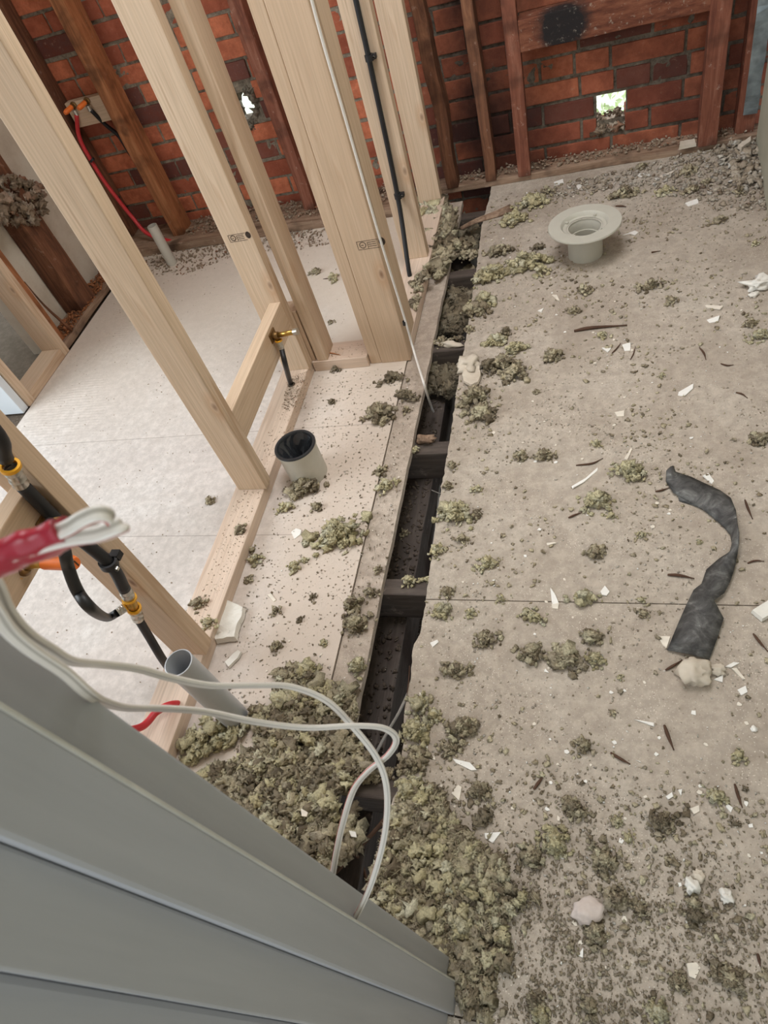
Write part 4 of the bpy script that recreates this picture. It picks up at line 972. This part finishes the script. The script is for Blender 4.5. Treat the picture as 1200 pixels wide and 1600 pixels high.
heap('wool_heap', hp2, 900, .0025, .0075, lambda x, y: .010, M_WD, 'dirty dark wool bits in the big near heap', seed=33, dens=lambda x, y: max(0, nz_(x, y, 10, 29) + .4) * min(1, max(.1, (-.10 - x) * 6)))
heap('wool_heap', [(655, 335), (690, 318), (715, 335), (706, 400), (693, 440), (680, 445), (672, 410), (668, 370)], 260, .006, .017, lambda x, y: .02, M_WG, 'wool packed between the last new stud and the far end of the slot', seed=41)
heap('wool_heap', [(655, 318), (690, 315), (695, 345), (660, 350)], 90, .008, .02, lambda x, y: .03, M_WY, 'pale yellow wool banked on the foot of the knotty stud', seed=42)
heap('wool_heap', [(640, 440), (668, 420), (672, 440), (655, 470), (648, 490), (640, 470)], 50, .004, .011, lambda x, y: .006, M_WG, 'wool crumbs on the sole plate below the thin black pipe', seed=43, base=.038)
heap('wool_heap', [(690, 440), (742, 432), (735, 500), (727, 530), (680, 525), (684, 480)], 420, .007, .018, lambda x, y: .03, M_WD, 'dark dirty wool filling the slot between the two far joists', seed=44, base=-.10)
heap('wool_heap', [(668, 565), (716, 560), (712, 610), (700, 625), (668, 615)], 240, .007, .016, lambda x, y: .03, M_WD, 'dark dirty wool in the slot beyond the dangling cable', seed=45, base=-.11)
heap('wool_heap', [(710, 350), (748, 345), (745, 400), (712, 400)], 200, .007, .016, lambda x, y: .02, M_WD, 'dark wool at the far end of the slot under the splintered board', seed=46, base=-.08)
heap('wool_heap', [(535, 1275), (560, 1270), (565, 1320), (535, 1345), (522, 1330)], 60, .006, .014, lambda x, y: .02, M_WG, 'wool hanging over the near slot edge', seed=47, base=-.03)
def fibres(poly, n, label, seed, zf=.02):
    r = random.Random(seed); P = [tuple(at(a, b))[:2] for a, b in poly]; xs_ = [p[0] for p in P]; ys_ = [p[1] for p in P]; V = []; F = []
    c = 0
    while c < n:
        x = r.uniform(min(xs_), max(xs_)); y_ = r.uniform(min(ys_), max(ys_))
        if not in_poly(x, y_, P): continue
        c += 1; p = Vector((x, y_, r.uniform(.002, zf))); d = Vector((r.uniform(-1, 1), r.uniform(-1, 1), r.uniform(-.3, .6))).normalized(); L = r.uniform(.006, .02); w_ = .00022
        nrm = d.orthogonal().normalized() * w_; n2 = d.cross(nrm).normalized() * w_; k = 0
        for i in range(4):
            b = len(V); V += [tuple(p + nrm), tuple(p - nrm * .5 + n2), tuple(p - nrm * .5 - n2)]
            if i:
                for q in range(3): F.append((b - 3 + q, b - 3 + (q + 1) % 3, b + (q + 1) % 3, b + q))
            d = (d + Vector((r.uniform(-.6, .6), r.uniform(-.6, .6), r.uniform(-.5, .3)))).normalized(); p = p + d * L / 3; p.z = max(p.z, .0006)
    o = mesh_np('wool_fibres', V, F, M_FIB); tag(o, label, 'insulation', kind='stuff')
M_FIB = plain('pale_glass_fibre', g((206, 196, 160)), .8, 0, .2, .1)
fibres(hp, 900, 'fine loose fibres sticking out of the heap left of the slot', 71, .034)
fibres(hp2, 1100, 'fine loose fibres sticking out of the big near heap', 72, .022)
# grit on the floors, the wall plates and inside the slot
full = [(765, 310), (1180, 215), (1215, 420), (1260, 1000), (1260, 1640), (700, 1640), (600, 1380), (632, 1160), (668, 927), (715, 600)]
heap('grit_scatter', full, 9000, .0006, .0028, lambda x, y: 0, M_CRUMB, 'fine pale plaster grit strewn over the whole right floor', 'grit', seed=51, protos=CP, power=2.2, dens=lambda x, y: min(1, max(.06, .35 + nz_(x, y, 5, 1) * .9 + (.5 if y < .45 else 0) + (.35 if y > 2.3 else 0))), sq=(1, 1, .6))
heap('chip_scatter', full, 1500, .0011, .0036, lambda x, y: .0004, M_FLAKE_W, 'tiny white plaster chips over the whole right floor', 'grit', seed=50, protos=FP, power=2.4, dens=lambda x, y: min(1, max(.05, .3 + nz_(x, y, 6, 17) * 1.2 + (.35 if y < .5 else 0))), sq=(1, 1, .35))
heap('grit_scatter', full, 2200, .0012, .0050, lambda x, y: 0, M_WG, 'small crumbs of brownish wool over the right floor', 'grit', seed=52, protos=WP2, power=1.8, dens=lambda x, y: min(1, max(.03, .2 + nz_(x, y, 4, 6) * 1.1 + (.6 if y < .42 else 0))), sq=(1, 1, .6))
heap('grit_scatter', [(700, 1180), (1260, 1180), (1260, 1640), (720, 1640), (700, 1480), (600, 1380)], 4600, .0007, .0030, lambda x, y: .001, M_GRITB, 'brownish grit and crumbs thick on the near right floor', 'grit', seed=59, protos=CP + WP2[:4], power=2.0, dens=lambda x, y: min(1, max(.08, .5 + nz_(x, y, 7, 12) * 1.2)) * min(1, max(0, (.44 - y) * 4.5)), sq=(1, 1, .6))
heap('grit_scatter', [(490, 585), (655, 570), (620, 800), (556, 1130), (400, 1190), (290, 1200), (405, 870), (480, 640)], 2300, .0006, .0026, lambda x, y: 0, M_CRUMB, 'fine grit over the middle strip between sole plate and slot', 'grit', seed=53, protos=CP, power=2)
heap('grit_scatter', [(490, 585), (655, 570), (620, 800), (556, 1130), (400, 1190), (290, 1200), (405, 870), (480, 640)], 330, .001, .0036, lambda x, y: 0, M_WD, 'dark wool specks over the middle strip', 'grit', seed=54, protos=CP, power=2)
heap('grit_scatter', [(0, 640), (110, 550), (175, 470), (330, 380), (460, 380), (560, 400), (540, 560), (440, 600), (330, 850), (250, 1100), (120, 1020), (0, 940)], 1500, .0005, .0020, lambda x, y: 0, M_DUSTG, 'fine dust grains over the pale left floor', 'grit', seed=55, protos=CP, power=2)
heap('grit_scatter', [(205, 395), (250, 365), (350, 372), (400, 362), (520, 350), (560, 372), (470, 390), (380, 395), (290, 430), (235, 430)], 1700, .0012, .0060, lambda x, y: .002, M_DUSTG, 'pinkish rubble along the foot of the left old sole plate', 'rubble', seed=56, protos=CP, power=1.7)
heap('grit_scatter', [(830, 300), (1180, 215), (1200, 330), (1120, 330), (1000, 290), (850, 315)], 1300, .0014, .0075, lambda x, y: .002, M_CRUMB, 'plaster rubble below the old plate on the right', 'rubble', seed=57, protos=CP + WP2, power=2)
heap('grit_scatter', [(1110, 228), (1180, 205), (1200, 300), (1150, 300)], 260, .004, .013, lambda x, y: .012, M_CRUMB, 'rubble banked in the right corner by the grey wall', 'rubble', seed=58, protos=CP + WP2, power=1.4)
for (x0, x1, y0, y1, z, n, lab, sd) in ((-.52, .53, 2.69, 2.76, .024, 620, 'plaster crumbs lying on the right old sole plate', 61), (-1.75, -.75, 2.60, 2.76, .036, 900, 'plaster crumbs lying on the left old sole plate', 62), (-2.12, -2.04, 1.95, 2.62, .03, 1100, 'brown chippings heaped on the plate under the plaster wall', 63), (-.60, -.47, .4, 1.7, -.127, 900, 'dust clots on the beam ledge in the slot', 64)):
    r = random.Random(sd); cs = [(r.uniform(x0, x1), r.uniform(y0, y1), z + r.uniform(.001, .012 if sd != 64 else .003)) for _ in range(n)]; rs = [.0015 + .0055 * r.random() ** 1.6 for _ in range(n)]
    V, F = lumps_np(CP, cs, rs, (1, 1, .7), sd); tag(mesh_np('rubble', V, F, M_OLD_ORANGE if sd == 63 else (M_VOID if sd == 64 else M_DUSTG)), lab, 'rubble', kind='stuff')
heap('sawdust', [(455, 600), (490, 560), (520, 540), (575, 535), (575, 556), (500, 565), (488, 600), (400, 800), (345, 930), (300, 1010), (290, 990), (360, 800)], 900, .0005, .0017, lambda x, y: 0, M_DUSTG, 'pinkish sawdust on the new sole plates', 'sawdust', base=.038, seed=65, protos=CP, power=2)
heap('sawdust', [(450, 590), (480, 580), (480, 640), (440, 640)], 500, .0006, .0022, lambda x, y: .001, M_DUSTG, 'drilling dust round the short black pipe in the sole plate', 'sawdust', base=.038, seed=66, protos=CP, power=2)

# ------------------------------------------------------------------ plaster lumps and flakes
def lump(px, py, sx, sy, h, ang, mat, label, base=0, name='plaster_lump', seed=1, sub=3, amp=.35):
    V, F = make_proto(sub, amp, 1.6, .1, seed * 13 + 5); c = at(px, py, base); s = (at(px + 10, py, base) - at(px, py, base)).length / 10
    V = V * np.array([sx * s, sy * s * 1.15, h]); ca, sa = math.cos(ang), math.sin(ang)
    V = V @ np.array([[ca, sa, 0], [-sa, ca, 0], [0, 0, 1]]); V[:, 2] += h * .7; V[:, 2] = np.maximum(V[:, 2], .0004) + base
    o = mesh_np(name, V, F, mat, smooth=False, loc=(c.x, c.y, 0)); tag(o, label, 'plaster'); return o
def slab(px_pts, z0, th, mat, label, name='plaster_flake', cat='plaster flake', tilt=None, group=None, rough=.0):
    P = [at(a, b, z0) for a, b in px_pts]; bm = bmesh.new(); c = sum(P, Vector()) / len(P)
    vb = [bm.verts.new((p.x - c.x, p.y - c.y, 0)) for p in P]; vt = [bm.verts.new(((p.x - c.x) * .94, (p.y - c.y) * .94, th + noise.noise(p * 70) * th * .3)) for p in P]
    bm.faces.new(vt); bm.faces.new(list(reversed(vb)))
    for k in range(len(P)): k2 = (k + 1) % len(P); bm.faces.new((vb[k], vb[k2], vt[k2], vt[k]))
    bmesh.ops.recalc_face_normals(bm, faces=bm.faces)
    if rough:
        bmesh.ops.triangulate(bm, faces=bm.faces); bmesh.ops.subdivide_edges(bm, edges=bm.edges, cuts=4, use_grid_fill=True)
        for v in bm.verts: v.co += Vector((nz_(v.co.x, v.co.y, 90, 1), nz_(v.co.x, v.co.y, 90, 2), nz_(v.co.x, v.co.y, 60, 3) + nz_(v.co.x, v.co.y, 160, 4) * .5)) * rough; v.co.z = max(v.co.z, .0002)
    o = bm_obj(name, bm, mat); o.location = (c.x, c.y, z0 + .0006)
    if tilt: o.rotation_euler = tilt
    tag(o, label, cat, group); return o
slab([(346, 945), (360, 942), (384, 952), (383, 965), (374, 985), (372, 1002), (340, 1006), (337, 998), (345, 965)], .003, .016, M_CHUNK, 'thick white plaster slab leaning by the near stud foot', 'plaster_slab', 'plaster', rough=.003)
slab([(353, 1037), (374, 1017), (379, 1020), (374, 1030), (359, 1045)], .002, .008, M_CHUNK, 'narrow white plaster bit above the large grey waste pipe', 'plaster_piece', 'plaster', rough=.001)
lump(733, 572, 19, 17, .016, .3, M_PLASTER, 'cream plaster lump overhanging the slot, the rounder upper part', seed=2)
slab([(725, 578), (750, 572), (752, 590), (748, 600), (737, 605), (724, 598), (722, 588)], .006, .007, M_PLASTER, 'flat cream plaster piece at the slot edge under the lump', 'plaster_piece', 'plaster', rough=.002)
lump(1085, 1056, 24, 20, .018, -.5, M_PLASTER, 'cream plaster stone below the end of the grey strip', seed=3)
lump(1120, 1048, 14, 8, .008, 0, M_PLASTER, 'small tan plaster bit right of the cream stone', seed=4)
lump(918, 1425, 23, 17, .013, .4, M_LUMP, 'crumpled pinkish-white plaster lump in the near centre', seed=5, amp=.2)
lump(1081, 1385, 11, 10, .010, 0, M_CHUNK, 'rounded pale pebble of plaster, near right, lower of two', seed=6)
lump(1091, 1370, 10, 8, .008, .4, M_PLASTER, 'rounded tan pebble of plaster, near right, upper of two', seed=7)
lump(1136, 1402, 10, 9, .007, .4, M_CHUNK, 'pale plaster pebble right of the pair of pebbles', seed=8)
lump(1186, 448, 20, 12, .016, .5, M_CHUNK, 'crumpled whitish paper-like scrap at the right border', seed=9, amp=.6)
lump(1178, 462, 8, 5, .006, .5, M_CHUNK, 'tiny white scrap beneath the crumpled one at the right border', seed=10)
lump(665, 690, 14, 6, .012, -.1, M_PLATE_OLD, 'pinkish tan chunk resting on the middle joist', base=-.021, seed=11)
lump(703, 540, 20, 5, .008, -.2, M_PLASTER, 'cream crumb ridge on the joist level with the plaster lump', base=-.021, seed=12)
lump(1178, 1540 - 400, 5, 4, .004, 0, M_CHUNK, 'tiny white crumb near the right border, lower floor', seed=13)
slab([(1085, 222), (1062, 226), (1060, 235), (1088, 229)], .026, .012, M_PLASTER, 'block of tan plaster on the old plate by the whitened stud', 'plaster_piece', 'plaster', rough=.001)
slab([(1152, 232), (1173, 218), (1172, 226), (1158, 236)], .016, .012, M_PLASTER, 'cream plaster wedge in the right corner', 'plaster_piece', 'plaster', rough=.001)
slab([(1173, 958), (1200, 942), (1212, 960), (1190, 972)], .001, .012, M_CHUNK, 'white plasterboard scrap at the right border on the floor seam', 'plaster_piece', 'plaster', rough=.0006)
W = [([(1027, 993), (1048, 995), (1042, 1014), (1036, 1010)], 'white paint flake under the lower end of the grey strip'),
 ([(1060, 613), (1084, 600), (1083, 608), (1070, 620), (1059, 618)], 'white torn chip in the middle of the right floor'),
 ([(706, 1185), (735, 1192), (746, 1204), (738, 1205), (712, 1192)], 'long lilac-white shard right of the cable crossing'),
 ([(705, 1240), (716, 1226), (722, 1230), (718, 1252)], 'broad pale shard near the top of the big near heap'),
 ([(757, 1302), (784, 1300), (770, 1318), (758, 1310)], 'square grey-white chip right of the near heap'),
 ([(717, 1318), (728, 1314), (726, 1328), (720, 1326)], 'small white chip left of the square grey-white one'),
 ([(1072, 1505), (1088, 1503), (1095, 1512), (1086, 1530), (1076, 1526)], 'pale round-cornered flake in the lower right'),
 ([(903, 1493), (912, 1480), (911, 1497)], 'small white triangular chip below the pink-white lump'),
 ([(860, 918), (868, 930), (874, 945), (865, 950), (862, 940)], 'white splintered flake left of the seam tuft'),
 ([(862, 945), (874, 943), (872, 952), (863, 951)], 'white crumb touching the seam below the splintered flake'),
 ([(938, 925), (945, 915), (953, 925), (948, 932), (940, 931)], 'curled white flake right of the seam tuft'),
 ([(893, 762), (915, 748), (936, 728), (934, 735), (912, 755), (895, 765)], 'long curved white sliver above the central yellow tuft'),
 ([(975, 718), (986, 700), (988, 702), (980, 720)], 'upright white sliver behind the large curled yellow tuft'),
 ([(1097, 745), (1106, 740), (1116, 752), (1112, 757)], 'white chip above the grey strip top edge'),
 ([(1130 - 26, 560 - 60), (1125, 495), (1122, 503), (1108, 505)], 'white chip in the right middle distance, lower of two'),
 ([(1098, 475), (1130, 480), (1125, 486), (1104, 481)], 'white chip in the right middle distance, upper of two'),
 ([(972, 368), (992, 361), (998, 364), (992, 369), (984, 366)], 'torn white flake just right of the toilet flange'),
 ([(993, 1098 + 90), (1000, 1190), (1002, 1192)], 'tiny white flake in the near middle of the right floor'),
 ([(960, 645), (976, 642), (975, 651), (964, 652)], 'small cream chip left of the torn white chip'),
 ([(972, 540), (985, 536), (985, 548), (976, 549)], 'white chip right of the long dark stick'),
 ([(940, 545), (956, 543), (950, 552)], 'small white triangle below the bright yellow ball'),
 ([(861, 460), (870, 461), (875, 472), (871, 471)], 'pointed white flake below left of the toilet flange'),
 ([(840, 486), (850, 482), (846, 489)], 'tiny white flake in the far left of the right floor'),
 ([(455, 832), (463, 826), (472, 829), (470, 836), (460, 843)], 'white flake with a nick on the middle strip'),
 ([(418, 930), (424, 928), (432, 938), (428, 941)], 'white sliver near the wool right of the plaster slab'),
 ([(991, 1125), (1022, 1130), (1022, 1136)], 'long pale shard in the near middle floor'),
 ([(1132, 1043), (1146, 1035), (1156, 1036), (1142, 1044)], 'white stick of plaster right of the cream stone'),
 ([(1142, 1045), (1150, 1044), (1165, 1062), (1160, 1062)], 'pale slip of plaster below the white stick'),
 ([(1115, 1062), (1130, 1055), (1129, 1067)], 'small white triangle right below the cream stone'),
 ([(1152, 1078), (1165, 1072), (1168, 1082), (1158, 1087)], 'rounded white flake toward the right border'),
 ([(952, 770), (966, 772), (962, 783)], 'tiny white chip'), 
 ([(1040, 1245), (1050, 1238), (1052, 1245), (1044, 1250)], 'white chip pair member in the near right field, left'),
 ([(1059, 1235), (1066, 1233), (1064, 1244)], 'white chip pair member in the near right field, right'),
 ([(1077, 1264), (1092, 1258), (1093, 1268), (1084, 1273)], 'blocky white chip in the near right field'),
 ([(1134, 1255), (1145, 1262), (1142, 1270), (1134, 1262)], 'white chip by the dark stick in the near right field'),
 ([(1010, 445), (1020, 444), (1018, 448)], 'faint chip'),
 ([(870, 855 - 5), (866, 848), (854, 849), (855, 853)], 'small white oblong chip right of the slot above the seam'),
 ([(852, 1075 - 30), (858, 1052), (850, 1050)], 'white crumb by the wide wool patch'),
 ([(672, 1005), (684, 1000), (686, 1004), (676, 1012)], 'white oblong chip beside the slot below the seam'),
 ([(655, 1022 + 60), (662, 1085), (662, 1098), (656, 1092)], 'white flake beside the yellow slot edge pile'),
 ([(994, 272), (1012, 270), (1004, 278), (996, 277)], 'white flake in front of the old plate under the hole'),
 ([(900, 290), (908, 287), (910, 296), (903, 297)], 'bluish-white flake behind the toilet flange'),
 ([(1030, 275), (1055, 268), (1050, 272), (1034, 280)], 'flat tan flake below the block on the old plate'),
 ([(865, 285), (880, 281), (881, 287), (868, 290)], 'cream flake at the front of the old plate'),
 ([(1070, 318), (1090, 312), (1092, 318), (1075, 323)], 'pale flake between the flange and the grey wall'),
 ([(470, 1268 - 5), (482, 1270), (480, 1277), (472, 1276)], 'white square chip in the heap left of the slot'),
 ([(545, 1298), (556, 1300), (558, 1309), (549, 1308)], 'white chip hanging at the near slot edge'),
]
for i, (P_, lab) in enumerate(W):
    if lab in ('tiny white chip', 'faint chip'): continue
    slab(P_, .035 if 'heap left' in lab else .0, .0022, M_FLAKE_W if i % 3 else M_FLAKE, lab, tilt=((i % 5 - 2) * .05, (i % 7 - 3) * .04, 0))
LM = [('the toilet flange', fc), ('the grey strip', at(1100, 860)), ('the curled yellow tuft', at(982, 738)), ('the slot-edge yellow tuft', at(712, 805)), ('the cream plaster lump', at(733, 572)), ('the long dark stick', at(938, 512)), ('the central yellow tuft', at(932, 785)), ('the seam tuft', at(912, 935)), ('the wide wool patch', at(885, 1030)), ('the cream plaster stone', at(1085, 1056)), ('the grey-green tuft', at(912, 1166)), ('the pink-white lump', at(918, 1425)), ('the pair of pebbles', at(1086, 1378)), ('the near heap', at(690, 1370)), ('the square brick hole', Vector((.055, 2.7, 0))), ('the crumpled scrap', at(1186, 448)), ('the near dark stick', at(1044, 1150))]
LM2 = [('the black-lined soil pipe', pc), ('the brown tuft', at(592, 650)), ('the wide flat yellow tuft', at(530, 836)), ('the white plaster slab', at(360, 975)), ('the seam-level joist', at(600, 930)), ('the double post foot', at(610, 566)), ('the middle joist', at(640, 720)), ('the compact yellow tuft', at(460, 886))]
def where(p, LMs):
    nm, c = min(LMs, key=lambda q: (q[1] - p).length); d = p - c; d.z = 0; cm = max(.5, d.length * 100)
    a = math.degrees(math.atan2(d.y, d.x)) % 360
    k = ['right of', 'beyond and right of', 'beyond', 'beyond and left of', 'left of', 'in front and left of', 'in front of', 'in front and right of'][int((a + 22.5) // 45) % 8]
    return 'about %.1f cm %s %s' % (cm, k, nm)
# unnamed flakes: individual, one group per look
protoF = []
for s, (V, F) in enumerate(FP):
    me = bpy.data.meshes.new('plaster_flake'); me.from_pydata([tuple(v) for v in V], [], [tuple(int(i) for i in f) for f in F]); me.materials.append(M_FLAKE_W if s % 3 == 0 else M_FLAKE); protoF.append(me)
P_full = [tuple(at(a, b))[:2] for a, b in full]; r = random.Random(99); k = 0
while k < 150:
    x = r.uniform(-.42, .54); y_ = r.uniform(-.1, 2.6)
    if not in_poly(x, y_, P_full) or x < edge_x(y_) + .02: continue
    if r.random() > min(1, .35 + nz_(x, y_, 4, 8) + (.4 if y_ < .5 else 0)): continue
    s = r.uniform(.003, .0075); o = bpy.data.objects.new('plaster_flake', protoF[r.randrange(10)]); COL.objects.link(o)
    o.location = (x, y_, s * .12 + .0004); o.rotation_euler = (r.uniform(-.12, .12), r.uniform(-.12, .12), r.uniform(0, 6.28)); o.scale = (s, s, s)
    tag(o, 'pale plaster flake ' + where(Vector((x, y_, 0)), LM), 'plaster flake', 'small plaster flakes on the right floor'); k += 1
k = 0
while k < 40:
    px, py = r.uniform(330, 660), r.uniform(600, 1150); p = at(px, py)
    if not (-.86 < p.x < XG - .01): continue
    s = r.uniform(.002, .005); o = bpy.data.objects.new('plaster_flake', protoF[r.randrange(10)]); COL.objects.link(o)
    o.location = (p.x, p.y, s * .12 + .0006); o.rotation_euler = (r.uniform(-.1, .1), 0, r.uniform(0, 6.28)); o.scale = (s, s, s)
    tag(o, 'small plaster flake ' + where(p, LM2), 'plaster flake', 'small plaster flakes on the middle strip'); k += 1
# splinters and sticks
SP = [((897, 517), (925, 512), (980, 508), .0042, 'longest dark stick lying on the right floor', 1), ((1093, 543), (1100, 552), (1103, 562), .0022, 'short curved dark splinter on the far right floor', 0), ((1126, 568), (1136, 571), (1146, 570), .0018, 'thin dark splinter right of the short curved one', 0),
 ((1150, 613), (1160, 616), (1168, 622), .0018, 'thin dark splinter near the right border', 0), ((985, 562), (990, 552), (993, 541), .0014, 'upright thin splinter right of the white chip', 0), ((956, 552), (964, 544), (970, 536), .0018, 'brown splinter below the long stick', 0),
 ((1043, 898), (1062, 899), (1085, 904), .0030, 'straight dark stick left of the grey strip bend', 0), ((1164, 781), (1169, 795), (1176, 811), .0022, 'dark splinter right of the grey strip top', 0), ((1040, 1047), (1052, 1040), (1066, 1031), .0022, 'dark splinter under the grey strip end', 0),
 ((1038, 1133), (1044, 1150), (1053, 1172), .0028, 'dark stick in the near middle floor', 0), ((954, 1176), (970, 1186), (985, 1194), .0024, 'dark stick left of the near middle one', 0), ((1177, 990), (1187, 1003), (1200, 1018), .0022, 'thin dark stick at the right border under the seam', 0),
 ((834, 1233), (842, 1222), (849, 1213), .0026, 'dark splinter right above the near heap', 0), ((1148, 1225), (1154, 1245), (1160, 1262), .0022, 'dark stick with a blob in the near right field', 0), ((1184, 1490), (1186, 1500), (1188, 1510), .0020, 'short dark splinter near the right border, bottom', 0),
 ((738, 1490), (750, 1498), (765, 1512), .0030, 'orange wood splinter below the fluffy yellow ball', 2), ((888, 809), (897, 805), (910, 800), .0022, 'dark stick poking from the central yellow tuft', 0), ((1024, 768), (1034, 766), (1046, 762), .0020, 'dark twig left of the grey strip head', 0),
 ((1168, 880), (1180, 876), (1194, 877), .0018, 'curved dark twig right of the grey strip bend', 0), ((900, 727), (925, 724), (942, 716), .0020, 'brown twig above the curved white sliver', 0), ((690, 1268), (683, 1290), (676, 1302), .0018, 'thin twig in the near heap', 0), ((1018, 395), (1020, 394), (1032, 392), .002, 'small dark splinter on the far right floor', 0),
 ((962, 322), (972, 322), (978, 323), .0026, 'small dark splinter behind the toilet flange, right', 0), ((1072, 1020 - 60), (1078, 962), (1085, 965), .0012, 'tiny twig', 0), ((505, 436), (512, 435), (521, 433), .0014, 'grey wire offcut between the studs', 0),
 ((500, 550), (520, 552), (532, 555), .0018, 'thin shaving curl on the crossing sole plate', 2), ((640, 1040), (638, 1070), (632, 1108), .0010, 'fine hair of wire at the slot edge', 0)]
for (a, b, c, rr_, lab, kk) in SP:
    if lab == 'tiny twig': continue
    base = .038 if 'shaving' in lab else 0
    o = tube('wood_splinter', [at(*a, base + rr_), at(*b, base + rr_ + .001), at(*c, base + rr_)], rr_, M_SPL2 if kk == 2 else M_SPL, n=5, seg=6, scale=lambda t: .45 + 1.1 * math.sin(math.pi * min(1, t + .12)) * .7); tag(o, lab, 'splinter')
# splintered board across the far end of the slot
P_ = [at(720, 357, -.01), at(745, 345, .0), at(775, 335, .004), at(800, 325, .004)]
o = sweep('broken_board', P_, [(-.022, -.006), (.018, -.006), (.024, .0), (.016, .006), (-.018, .007), (-.026, .001)], M_PLATE_OLD, None, 6, up=(0, 0, 1), scale=lambda t: .45 + .6 * t); tag(o, 'splintered old board end across the far end of the slot', 'board')
# torn plaster and lath fibres on the left wall
cs = []; rs = []; r = random.Random(77)
for k in range(230):
    px, py = r.uniform(-30, 62), r.uniform(275, 350)
    if py - 262 < (px - 5) * .62: continue
    p = atx(px, py, -2.06); cs.append((p.x + r.uniform(-.03, .03), p.y, p.z)); rs.append(r.uniform(.006, .016))
V, F = lumps_np(WP, cs, rs, (1, 1, 1), 77); tag(mesh_np('torn_plaster', V, F, M_DUSTG), 'torn crumbly plaster edge hanging on the left wall between old studs', 'plaster', kind='stuff')
o = tube('lath_splinter', [atx(38, 440, -2.06), atx(70, 478, -2.05), atx(112, 516, -2.03)], .006, M_OLD, n=4, seg=6, scale=lambda t: .25 + t); tag(o, 'long split lath slanting down against the left plaster wall', 'splinter')
